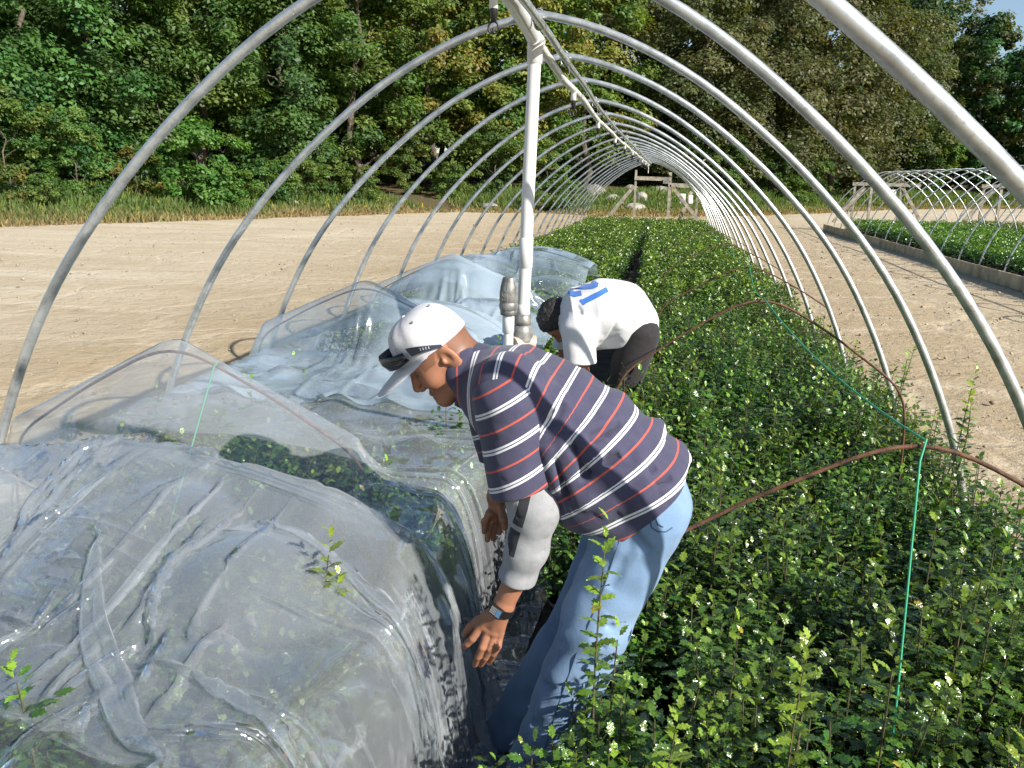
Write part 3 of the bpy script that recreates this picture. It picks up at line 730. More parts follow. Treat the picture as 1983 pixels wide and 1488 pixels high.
def shoots(g, H, rad, nsh, step=.016, spread=1.0, bare=.12):
    """stems as polylines and leaf frames along them -> list of stems, arrays (pos, dir, up, size, age)"""
    stems = []; pos = []; dr = []; up = []; sz = []; age = []
    for s in range(nsh):
        a = g.random() * 6.283; rr = rad * math.sqrt(g.random()) * spread
        h = H * g.uniform(.62, 1.0) * (1 - .18 * (rr / rad) ** 2) * (1.16 if g.random() < .14 else 1)
        p0 = np.array([.03 * math.cos(a), .03 * math.sin(a), .19]); p1 = np.array([rr * math.cos(a), rr * math.sin(a), h])
        c = p0 * .45 + p1 * .55 + np.array([.04 * math.cos(a), .04 * math.sin(a), -.05]) + g.normal(0, .014, 3)
        T = np.linspace(0, 1, 12)[:, None]; Q = (1 - T) ** 2 * p0 + 2 * T * (1 - T) * c + T * T * p1
        stems.append(Q); vig = g.uniform(.25, 1.)
        Ls = np.linalg.norm(np.diff(Q, axis=0), axis=1).sum(); n = int(Ls / step); ph = g.random() * 6.28
        for i in range(n):
            t = (i + .5) / n
            if t < bare + .1 * g.random(): continue
            k = min(10, int(t * 11)); q = Q[k] + (Q[k + 1] - Q[k]) * (t * 11 - k); ax = Q[k + 1] - Q[k]; ax /= np.linalg.norm(ax)
            ph += 2.4 + g.normal(0, .25)
            u = np.cross(ax, [1, 0, .02]); u /= np.linalg.norm(u); v = np.cross(ax, u)
            rad_d = u * math.cos(ph) + v * math.sin(ph)
            el = .25 + .95 * max(0, t - .8) / .2 + g.normal(0, .22)
            d = rad_d * math.cos(el) + ax * math.sin(el)
            pos.append(q + rad_d * .004); dr.append(d); up.append(ax * math.cos(el) - rad_d * math.sin(el) + g.normal(0, .22, 3))
            young = np.clip((t - .74) / .24, 0, 1) * vig
            sz.append(g.uniform(.030, .046) * (1 - .38 * young) * (1 - .2 * (t < .3))); age.append(young)
            # short side twigs thicken the bush
            if t < .85 and g.random() < .62:
                for m in range(3):
                    o = rad_d * (.022 + .016 * m) + ax * (.012 * m) + g.normal(0, .009, 3)
                    a2 = g.random() * 6.28; d2 = rad_d * .6 + u * math.cos(a2) * .8 + v * math.sin(a2) * .8 + ax * .4
                    pos.append(q + o); dr.append(d2 / np.linalg.norm(d2)); up.append(ax + g.normal(0, .35, 3)); sz.append(g.uniform(.028, .042)); age.append(.25 * (m == 2) * g.random())
    return stems, np.array(pos), np.array(dr), np.array(up), np.array(sz), np.array(age)

OLDC = np.array([.026, .066, .011]); MIDC = np.array([.075, .160, .018]); YNGC = np.array([.25, .38, .035])
def foliage_arrays(g, pos, dr, up, sz, age, hi=True):
    TV, TF = leaf_template(hi); n = len(pos)
    dr = dr / np.linalg.norm(dr, axis=1)[:, None]
    side = np.cross(up, dr); side /= np.linalg.norm(side, axis=1)[:, None] + 1e-9; nr = np.cross(dr, side)
    V = pos[:, None, :] + (TV[None, :, 0, None] * dr[:, None, :] + TV[None, :, 1, None] * side[:, None, :] * g.uniform(.8, 1.15, (n, 1, 1)) + TV[None, :, 2, None] * nr[:, None, :]) * sz[:, None, None]
    F = TF[None] + (np.arange(n) * len(TV))[:, None, None]
    mix = g.random((n, 1)); c = OLDC * (1 - mix) + MIDC * mix; c = c * (1 - age[:, None]) + YNGC * age[:, None]
    c *= g.uniform(.75, 1.25, (n, 1))
    yel = g.random(n) < .004; c[yel] = (.32, .28, .04)
    return V.reshape(-1, 3), F.reshape(-1, TF.shape[1]), np.repeat(c, len(TF), axis=0)

POTP = [(0, .165), (.092, .165), (.096, .19), (.104, .19), (.104, .172), (.097, .168), (.080, .0), (0, 0)]
def pot_mesh():
    mb = MB(); mb.lathe(POTP, n=18)
    me = bpy.data.meshes.new('pot'); me.from_pydata(mb.v, [], mb.f); me.polygons.foreach_set('use_smooth', mb.sm); me.materials.append(M_POT); me.update(); return me
POT = pot_mesh()
def stem_mesh(stems):
    mb = MB()
    for Q in stems: mb.tube(Q[::2] if len(Q) > 8 else Q, list(np.linspace(.0042, .0015, len(Q[::2]))), 5, False)
    me = bpy.data.meshes.new('stem'); me.from_pydata(mb.v, [], mb.f); me.materials.append(M_STEM); me.update(); return me
VARS = []
for k in range(9):
    g = np.random.default_rng(100 + k)
    st, *fr = shoots(g, .63 + .03 * g.normal(), .18, 21)
    V, F, c = foliage_arrays(g, *fr)
    VARS.append((mesh_np('foliage', V, F, [M_HOLLY], {'tint': ('FACE', c)}, True), stem_mesh(st)))
HOL = 'potted hollies set close together in the beds'
def holly(x, y, s=1.0, label=None, v=None, group=HOL, sz=1.0):
    o = empty('holly_shrub', (x, y, .035), rng.random() * 6.283); o.scale = (s, s, s * sz)
    tag(o, label, 'shrub', group)
    fm, sm = VARS[int(rng.integers(len(VARS))) if v is None else v]
    link('pot', POT, o); link('foliage', fm, o); link('stem', sm, o)
    return o
spots_R = []; spots_L = []
for y in np.arange(.9, 25.2, .262):
    for i in range(6):
        spots_R.append((-.02 + .262 * i + rng.normal(0, .018), y + rng.normal(0, .02) + .05 * (i % 2)))
        spots_L.append((-2.22 + .262 * i + rng.normal(0, .018), y + rng.normal(0, .02)))
for y in np.arange(5.5, 25.2, .262): spots_L.append((-.70 + rng.normal(0, .018), y))
for y in np.arange(2.75, 4.0, .25): spots_R.append((-.25 + rng.normal(0, .015), y))
skew = lambda x, y: x - .0125 * max(0, y - 5)
LABR = 'potted dark green glossy holly packed among its like in the open right bed'
LABL = 'potted holly standing under the plastic on the left bed'
NEAR_R, NEAR_L = 8.4, 4.9
near = 0; far_spots = []
for x, y in spots_R:
    if y < NEAR_R:
        if abs(x + .02) < .1 and 1.82 < y < 2.04 : continue     # the worker's legs stand here
        holly(skew(x, y), y, rng.uniform(.92, 1.06), LABR, sz=rng.uniform(.92, 1.08)); near += 1
    else: far_spots.append((skew(x, y), y))
for x, y in spots_L:
    if y < NEAR_L: holly(x, y, rng.uniform(.93, 1.05), LABL, sz=rng.uniform(.93, 1.04)); near += 1
    elif y > 5.4: far_spots.append((x + .01 * (y - 8), y))
# the tall shoots that stand clear of the mass
def tall(x, y, H, lab, n=2, lean=(0, 0), seed=0, base=.45):
    g = np.random.default_rng(seed); stems = []; fr = []
    for k in range(n):
        p0 = np.array([g.normal(0, .01), g.normal(0, .01), base if k else .15]); p1 = np.array([lean[0] + g.normal(0, .025) * k, lean[1] + g.normal(0, .025) * k, H * (1 - .12 * k)])
        T = np.linspace(0, 1, 12)[:, None]; Q = p0 + (p1 - p0) * T + np.array([.015, .01, 0]) * np.sin(T * 3.1) * (1 if k % 2 else -1); stems.append(Q)
        m = int((H - base) / .013); ph = g.random() * 6
        for i in range(m):
            t = max(0, (base - p0[2]) / max(.01, H - p0[2])) + (i + .5) / m * (1 - max(0, (base - p0[2]) / max(.01, H - p0[2])))
            kk = min(10, int(t * 11)); q = Q[kk] + (Q[kk + 1] - Q[kk]) * (t * 11 - kk); ax = np.array([0, 0, 1.]); ph += 2.4
            rd = np.array([math.cos(ph), math.sin(ph), 0]); el = .35 + .9 * max(0, t - .85) / .15 + g.normal(0, .2)
            fr.append((q, rd * math.cos(el) + ax * math.sin(el), ax * math.cos(el) - rd * math.sin(el) + g.normal(0, .15, 3), g.uniform(.034, .047) * (1 - .3 * (t > .92)), np.clip((t - .45) / .5, 0, 1)))
    P = [np.array([f[i] for f in fr]) for i in range(5)]
    V, F, c = foliage_arrays(g, *P)
    o = empty('holly_shrub', (x, y, .035)); tag(o, lab, 'shrub', HOL)
    link('pot', POT, o); link('foliage', mesh_np('foliage', V, F, [M_HOLLY], {'tint': ('FACE', c)}, True), o); link('stem', stem_mesh(stems), o)
for x, y, q in ((-.06, 4.12, 1.22), (.10, 4.3, 1.18), (-.12, 3.9, 1.1)): holly(x, y, 1.0, LABR, sz=q)
for x, y in ((-.14, 1.18), (-.15, 1.40), (-.13, .96), (-.12, 1.55)): holly(x, y, 1.0, LABR, sz=rng.uniform(.86, .96))
tall(-.075, 1.62, .985, 'holly with one tall upright shoot standing in front of the blue jeans', 1, (.0, 0), 1, .5)
tall(.30, 1.42, .86, 'holly with a pair of bright green shoots in the middle of the right foreground', 2, (.01, .02), 2, .55)
tall(1.22, 2.55, 1.02, 'holly with tall lit shoots, at the right outer edge beside the rusty rod', 3, (.04, .0), 3, .55)
tall(1.20, 3.4, .98, 'holly with one tall shoot, at the right outer edge behind the nearest rod', 2, (.03, 0), 4, .55)
tall(.62, 1.30, .80, 'holly with a bright shoot in the right foreground beside the hanging twine', 2, (.02, .02), 5, .5)
tall(.05, 1.30, .78, 'holly with lime coloured tips at the aisle corner of the right bed', 3, (.03, .0), 6, .45)
tall(-.78, 1.72, .86, 'holly whose pale green shoots press against the clear plastic near the hand', 3, (.06, -.02), 7, .4)
tall(1.25, 4.5, .92, 'holly with a loose shoot leaning out of the right bed over the sand', 2, (.08, 0), 8, .5)
# everything farther off reads as one mass
def far_mass(name, spots, lab, seed, nleaf=190, H=.62, leaf=.042):
    g = np.random.default_rng(seed); n = len(spots); S = np.array(spots)
    idx = np.repeat(np.arange(n), nleaf); m = len(idx)
    a = g.random(m) * 6.283; r = .165 * np.sqrt(g.random(m)); hz = H * g.uniform(.9, 1.1, n)[idx]
    z = .035 + hz * (1 - .55 * g.random(m) ** 2.2) * (1 - .12 * (r / .165) ** 2)
    sp = g.random(m) < .06; z[sp] += g.random(sp.sum()) * .08
    C = np.stack([S[idx, 0] + r * np.cos(a), S[idx, 1] + r * np.sin(a), z], 1)
    N = g.normal(0, .55, (m, 3)) + np.array([0, 0, .7]); N /= np.linalg.norm(N, axis=1)[:, None]
    d = g.normal(0, 1, (m, 3)); d -= N * (d * N).sum(1)[:, None]; d /= np.linalg.norm(d, axis=1)[:, None]
    age = np.clip((z - hz * .93) / (hz * .12), 0, 1) * g.random(m)
    V, F, c = foliage_arrays(g, C, d, N, g.uniform(.8, 1.2, m) * leaf, age, False)
    c = c * g.uniform(.8, 1.25, n)[idx][:, None]
    # pots of the mass
    PV = []; PF = []; k = 8
    ring = np.array([(math.cos(2 * math.pi * i / k), math.sin(2 * math.pi * i / k)) for i in range(k)])
    lo = np.concatenate([ring * .082, np.zeros((k, 1)) + .035], 1); up_ = np.concatenate([ring * .103, np.zeros((k, 1)) + .22], 1)
    T = np.concatenate([lo, up_]); base = len(V)
    PV = (T[None] + np.concatenate([S, np.zeros((n, 1))], 1)[:, None]).reshape(-1, 3)
    f = np.array([(i, (i + 1) % k, k + (i + 1) % k, k + i) for i in range(k)])
    PF = (f[None] + (np.arange(n) * 2 * k)[:, None, None]).reshape(-1, 4) + base
    me = mesh_np(name, np.concatenate([V, PV]), np.concatenate([F, PF]), [M_HOLLY, M_POT], {'tint': ('FACE', np.concatenate([c, np.full((len(PF), 3), .01)]))})
    mi = np.zeros(len(F) + len(PF), np.int32); mi[len(F):] = 1; me.polygons.foreach_set('material_index', mi)
    return tag(link(name, me), lab, 'shrubs', kind='stuff')
far_mass('holly_bed', far_spots, 'mass of potted hollies filling both beds towards the far end of the tunnel', 21)
far_mass('shrub_bed', [(x + rng.normal(0, .02), y + rng.normal(0, .02)) for y in np.arange(6, 31, .30) for x in np.arange(6.35, 10.1, .30)], 'low green potted shrubs filling the neighbouring tunnel on the right', 22, 130, .50, .055)
far_mass('shrub_bed', [(x + rng.normal(0, .02), y + rng.normal(0, .02)) for y in np.arange(12, 33, .34) for x in np.arange(10.8, 18.8, .34)], 'low green potted shrubs of the tunnels farther right', 23, 60, .50, .065)
# ------------------------------------------------------------------ people: each body one implicit surface, clothes over it
def smin(a, b, k):
    h = np.clip(.5 + .5 * (b - a) / k, 0, 1); return b + (a - b) * h - k * h * (1 - h)
def smax(a, b, k): return -smin(-a, -b, k)
def rcone(P, a, b, ra, rb):
    a = np.asarray(a, float); b = np.asarray(b, float); ab = b - a
    t = np.clip(((P - a) @ ab) / (ab @ ab), 0, 1)
    return np.linalg.norm(P - a - t[:, None] * ab, axis=1) - (ra + (rb - ra) * t)
def ellipsoid(P, c, r, M=None):
    q = P - np.asarray(c, float)
    if M is not None: q = q @ M
    r = np.asarray(r, float); k = np.linalg.norm(q / r, axis=1); k2 = np.linalg.norm(q / (r * r), axis=1) + 1e-9
    return k * (k - 1) / k2
def chain(P, pts, rs, k=.02):
    d = None
    for i in range(len(pts) - 1):
        e = rcone(P, pts[i], pts[i + 1], rs[i], rs[i + 1]); d = e if d is None else smin(d, e, k)
    return d
def sweep(P, pts, ra, rb, yc=None, p=2.3):
    """elliptic tube along a centre line lying in an XZ plane; ra in that plane, rb across it (Y). returns d, arc length"""
    C = np.array(pts, float); best = np.full(len(P), 1e9); A = np.zeros(len(P)); B = np.zeros(len(P)); S = np.zeros(len(P)); Yc = np.zeros(len(P)); acc = 0
    for i in range(len(C) - 1):
        a, b = C[i, [0, 2]], C[i + 1, [0, 2]]; ab = b - a; Ln = np.linalg.norm(ab); q = P[:, [0, 2]] - a
        tu = (q @ ab) / (Ln * Ln)
        lo = -9 if i == 0 else 0; t = np.clip(tu, 0, 1); ts = np.clip(tu, lo, 9 if i == len(C) - 2 else 1)
        d = np.linalg.norm(q - t[:, None] * ab, axis=1); m = d < best
        best[m] = d[m]; A[m] = (ra[i] + (ra[i + 1] - ra[i]) * t)[m]; B[m] = (rb[i] + (rb[i + 1] - rb[i]) * t)[m]
        S[m] = (acc + ts * Ln)[m]; Yc[m] = (C[i, 1] + (C[i + 1, 1] - C[i, 1]) * t)[m]; acc += Ln
    k = ((best / A) ** p + (np.abs(P[:, 1] - Yc) / B) ** p) ** (1 / p)
    return (k - 1) * np.minimum(A, B), S
def folds(P, segs):
    d = np.zeros(len(P))
    for a, b, w, amp in segs:
        a = np.asarray(a, float); b = np.asarray(b, float); ab = b - a; t = np.clip(((P - a) @ ab) / (ab @ ab), 0, 1)
        r = np.linalg.norm(P - a - t[:, None] * ab, axis=1)
        d += amp * np.exp(-(r / w) ** 2) * np.sin(np.clip(t, .0, 1) * math.pi) ** .5
    return d
def far_from(P, c, r):
    """true when the whole batch lies farther than r from c"""
    lo, hi = P.min(0), P.max(0); return np.linalg.norm(np.maximum(np.maximum(lo - c, c - hi), 0)) > r
def wob(P, f, s):
    f = np.asarray(f)
    return (np.sin(P[:, 0] * f * 1.0 + s + 1.3 * np.sin(P[:, 2] * f * .7 + s)) + np.sin(P[:, 1] * f * .9 + 2 * s + 1.1 * np.sin(P[:, 0] * f * .8)) + np.sin(P[:, 2] * f * 1.1 + 3 * s + 1.2 * np.sin(P[:, 1] * f * .6 + s))) / 3

def sdf_mesh(name, fn, lo, hi, vox, mat, root, attrs=None, relax=1):
    """sparse sampling of fn around its zero surface -> one quad mesh; attrs(P) -> {name: values}"""
    B = 8; lo = np.array(lo, float); hi = np.array(hi, float)
    nb = np.ceil((hi - lo) / (vox * B)).astype(int)
    bi = np.stack(np.meshgrid(*[np.arange(n) for n in nb], indexing='ij'), -1).reshape(-1, 3)
    cen = lo + (bi + .5) * B * vox - vox * .5
    d = fn(cen); rad = vox * B * .866
    g = vdb.FloatGrid(vox * 6.0)
    off = np.stack(np.meshgrid(*[np.arange(B)] * 3, indexing='ij'), -1).reshape(-1, 3)
    near = np.abs(d) < rad * 1.7
    for k in np.nonzero(d <= -rad * 1.7)[0]:
        o = bi[k] * B; g.fill(tuple(int(v) for v in o), tuple(int(v) for v in o + B - 1), -vox * 6.0)
    nk = np.nonzero(near)[0]
    for s in range(0, len(nk), 160):
        ks = nk[s:s + 160]
        ijk = (bi[ks][:, None, :] * B + off[None]); dd = fn((lo + ijk * vox).reshape(-1, 3)).reshape(len(ks), B, B, B)
        dd = np.clip(dd, -vox * 6, vox * 6).astype(np.float32)
        for j, k in enumerate(ks): g.copyFromArray(np.ascontiguousarray(dd[j]), ijk=tuple(int(v) for v in bi[k] * B))
    V, Q = g.convertToQuads(isovalue=0.0)
    V = lo + np.asarray(V, float) * vox; Q = np.asarray(Q)[:, ::-1]
    at = attrs(V) if attrs else {}
    rl = np.array(root.matrix_basis.translation) if root is not None else 0
    me = mesh_np(name, V - rl, Q, mat if isinstance(mat, list) else [mat], {k: ('POINT', v) for k, v in at.items()}, True)
    # consistent outward normals
    bm = bmesh.new(); bm.from_mesh(me); bmesh.ops.recalc_face_normals(bm, faces=bm.faces); bm.to_mesh(me); bm.free()
    return link(name, me, root)

def skin_mat(name, col):
    m, nt, out = new_mat(name); p = nd(nt, 'ShaderNodeBsdfPrincipled'); L(nt, p.outputs[0], out.inputs[0])
    tc = nd(nt, 'ShaderNodeTexCoord'); n = noise(nt, tc.outputs['Object'], 22, 6, .6); n2 = noise(nt, tc.outputs['Object'], 260, 4, .6)
    r = ramp(nt, n.outputs['Fac'], [(.3, tuple(c * .86 for c in col)), (.7, (min(1, col[0] * 1.08), col[1] * 1.05, col[2] * 1.05))]); 
    at = nd(nt, 'ShaderNodeAttribute', attribute_name='dark')
    L(nt, mixc(nt, at.outputs['Fac'], r.outputs[0], (.035, .02, .015)), p.inputs['Base Color'])
    p.inputs['Roughness'].default_value = .5; p.inputs['Specular IOR Level'].default_value = .4
    p.inputs['Subsurface Weight'].default_value = .12; p.inputs['Subsurface Radius'].default_value = (.012, .004, .002); p.inputs['Subsurface Scale'].default_value = .5
    L(nt, bump(nt, n2.outputs['Fac'], .15, .001), p.inputs['Normal'])
    return m
def cloth_mat(name, build, rough=.85, weave=700, bumpk=.25):
    m, nt, out = new_mat(name); p = nd(nt, 'ShaderNodeBsdfPrincipled'); L(nt, p.outputs[0], out.inputs[0])
    tc = nd(nt, 'ShaderNodeTexCoord'); n = noise(nt, tc.outputs['Object'], weave, 2, .5); n2 = noise(nt, tc.outputs['Object'], 35, 5, .6)
    L(nt, build(nt, tc, n2, n), p.inputs['Base Color'])
    p.inputs['Roughness'].default_value = rough; p.inputs['Specular IOR Level'].default_value = .25
    p.inputs['Sheen Weight'].default_value = .15; p.inputs['Sheen Roughness'].default_value = .5
    b = bump(nt, n2.outputs['Fac'], .35, .004)
    L(nt, bump(nt, n.outputs['Fac'], bumpk, .0012, b), p.inputs['Normal'])
    return m
def plain(c, v=.12):
    return lambda nt, tc, n2, n: ramp(nt, n2.outputs['Fac'], [(.3, tuple(x * (1 - v) for x in c)), (.7, tuple(min(1, x * (1 + v)) for x in c))]).outputs[0]
def stripes(nt, tc, n2, n):
    at = nd(nt, 'ShaderNodeAttribute', attribute_name='stripe')
    f = math_n(nt, 'FRACT', at.outputs['Fac'])
    def band(c, w):
        return math_n(nt, 'LESS_THAN', math_n(nt, 'ABSOLUTE', math_n(nt, 'SUBTRACT', f, c)), w)
    base = ramp(nt, n2.outputs['Fac'], [(.3, (.044, .044, .080)), (.7, (.060, .058, .102))]).outputs[0]
    wh = math_n(nt, 'MAXIMUM', band(.22, .030), band(.31, .030))
    c = mixc(nt, wh, base, (.62, .63, .66)); return mixc(nt, band(.765, .028), c, (.44, .085, .06))
M_SHIRT = cloth_mat('striped_knit', stripes)
M_NAVY = cloth_mat('navy_rib', plain((.040, .043, .075)), weave=500, bumpk=.4)
M_GREYK = cloth_mat('grey_knit', lambda nt, tc, n2, n: mixc(nt, math_n(nt, 'GREATER_THAN', nd(nt, 'ShaderNodeAttribute', attribute_name='band').outputs['Fac'], 0.0), plain((.27, .275, .29))(nt, tc, n2, n), (.025, .026, .032)), weave=480)
def denim(nt, tc, n2, n):
    mp = nd(nt, 'ShaderNodeMapping'); mp.inputs['Rotation'].default_value = (.3, .8, .4); mp.inputs['Scale'].default_value = (900, 140, 140); L(nt, tc.outputs['Object'], mp.inputs['Vector'])
    tw = noise(nt, mp.outputs[0], 1.0, 2)
    fade = noise(nt, tc.outputs['Object'], 5, 4)
    a = ramp(nt, fade.outputs['Fac'], [(.3, (.10, .18, .31)), (.7, (.20, .31, .47))]).outputs[0]
    return mixc(nt, math_n(nt, 'MULTIPLY', tw.outputs['Fac'], .28), a, (.34, .46, .62))
M_DENIM = cloth_mat('faded_denim', denim, weave=420, bumpk=.35)
M_WHITEJ = cloth_mat('white_jersey', plain((.62, .62, .63), .04), weave=600)
M_BLACKC = cloth_mat('black_trousers', plain((.022, .020, .022), .25), weave=400)
M_BLUEN = cloth_mat('blue_print', plain((.05, .17, .52), .15), weave=300)
M_CAP = cloth_mat('pale_grey_cap', plain((.50, .50, .52), .05), weave=650)
M_SKIN = skin_mat('skin', (.34, .158, .092)); M_SKIN2 = skin_mat('skin_two', (.33, .145, .078))
M_HAIR = simple('black_hair', (.018, .014, .012), .5, var=.5, vscale=60, bumpk=.9, bscale=260)
M_LENS = simple('dark_lens', (.006, .006, .007), .12, spec=.6, var=.1)
M_SHOE = simple('brown_boot', (.10, .06, .035), .7, var=.3)
M_WATCHF = simple('blue_watch_face', (.12, .24, .40), .2, var=.1); M_KEY = simple('grey_keys', (.35, .36, .38), .5)
M_PRINT = simple('pale_print', (.75, .77, .8), .5)

class Head:
    """frame x forward, y to the person's left, z up, origin between the ears"""
    def __init__(s, ear, pitch, yaw, lat=.072, lean=0.0, k=1.0):
        p, q = R(pitch), R(yaw); fh = np.array([-math.cos(q), -math.sin(q), 0.]); z = np.array([0, 0, 1.])
        s.f = fh * math.cos(p) - z * math.sin(p); s.u = z * math.cos(p) + fh * math.sin(p); s.l = np.cross(s.u, s.f)
        s.k = k; s.c = np.asarray(ear, float) - s.l * lat * k; s.M = np.stack([s.f, s.l, s.u], 1)
    def w(s, v): return s.c + s.M @ (np.asarray(v, float) * s.k)
    def loc(s, P): return (P - s.c) @ s.M / s.k
def head_sdf(Q):
    """local head: skull, face and ears in one smooth union"""
    d = ellipsoid(Q, (.004, 0, .034), (.090, .075, .084))
    d = smin(d, ellipsoid(Q, (.042, 0, -.018), (.050, .060, .084)), .03)
    for s in (-1, 1):
        d = smin(d, rcone(Q, (.0, .048 * s, -.05), (.070, .012 * s, -.093), .026, .020), .022)
        d = smin(d, ellipsoid(Q, (.056, .036 * s, -.026), (.030, .026, .026)), .02)
    d = smin(d, ellipsoid(Q, (.079, 0, -.090), (.019, .022, .018)), .018)
    d = smin(d, rcone(Q, (.080, -.034, .030), (.080, .034, .030), .011, .011), .014)
    for s in (-1, 1):
        d = smax(d, -ellipsoid(Q, (.100, .031 * s, .010), (.017, .019, .012)), .012)
        d = smin(d, ellipsoid(Q, (.0735, .031 * s, .007), (.0135, .0145, .0115)), .004)
        d = smax(d, -rcone(Q, (.0885, .018 * s, .0035), (.083, .044 * s, .0045), .0012, .0012), .003)
    d = smin(d, rcone(Q, (.086, 0, .022), (.110, 0, -.026), .0085, .0125), .010)
    for s in (-1, 1):
        d = smin(d, ellipsoid(Q, (.099, .0135 * s, -.033), (.012, .008, .009)), .006)
        d = smax(d, -ellipsoid(Q, (.106, .007 * s, -.042), (.005, .004, .004)), .003)
    d = smin(d, rcone(Q, (.0915, -.017, -.0585), (.0915, .017, -.0585), .0065, .0065), .007)
    d = smin(d, rcone(Q, (.089, -.015, -.0715), (.089, .015, -.0715), .0075, .0075), .007)
    d = smax(d, -rcone(Q, (.099, -.022, -.0655), (.099, .022, -.0655), .0035, .0035), .004)
    for s in (-1, 1):
        t = R(14); M = np.array([[math.cos(t), 0, math.sin(t)], [0, 1, 0], [-math.sin(t), 0, math.cos(t)]])
        tl = R(24) * s; M2 = np.array([[math.cos(tl), -math.sin(tl), 0], [math.sin(tl), math.cos(tl), 0], [0, 0, 1]])
        e = ellipsoid(Q, (-.010, .079 * s, .0), (.020, .0075, .033), M2.T @ M)
        e = smax(e, -ellipsoid(Q, (-.004, .087 * s, -.001), (.011, .0075, .018), M2.T @ M), .005)
        e = smin(e, ellipsoid(Q, (.007, .078 * s, -.004), (.005, .005, .008)), .004)
        d = smin(d, e, .006)
    return d
def finger(P, pts, r0, r1, k=.004):
    n = len(pts); rs = np.linspace(r0, r1, n); d = chain(P, pts, rs, k)
    return smin(d, np.linalg.norm(P - np.asarray(pts[1]), axis=1) - (rs[1] + .0008), .004) if n > 2 else d
def px(x, y, Y): return at_y(x, y, Y)
def on_cloth(fn, segs, Y):
    """fold lines given where they are seen, carried to the surface of the cloth itself"""
    out = []
    for a, b, w, am in segs:
        E = []
        for q in (a, b):
            p0 = at_y(q[0], q[1], Y); r = (p0 - CAMLOC) / np.linalg.norm(p0 - CAMLOC); t = np.linspace(-.35, .35, 140); P = p0 + t[:, None] * r; d = fn(P)
            k = np.argmax(d < 0) if (d < 0).any() else int(np.argmin(np.abs(d))); E.append(P[k])
        out.append((E[0], E[1], w, am))
    return out

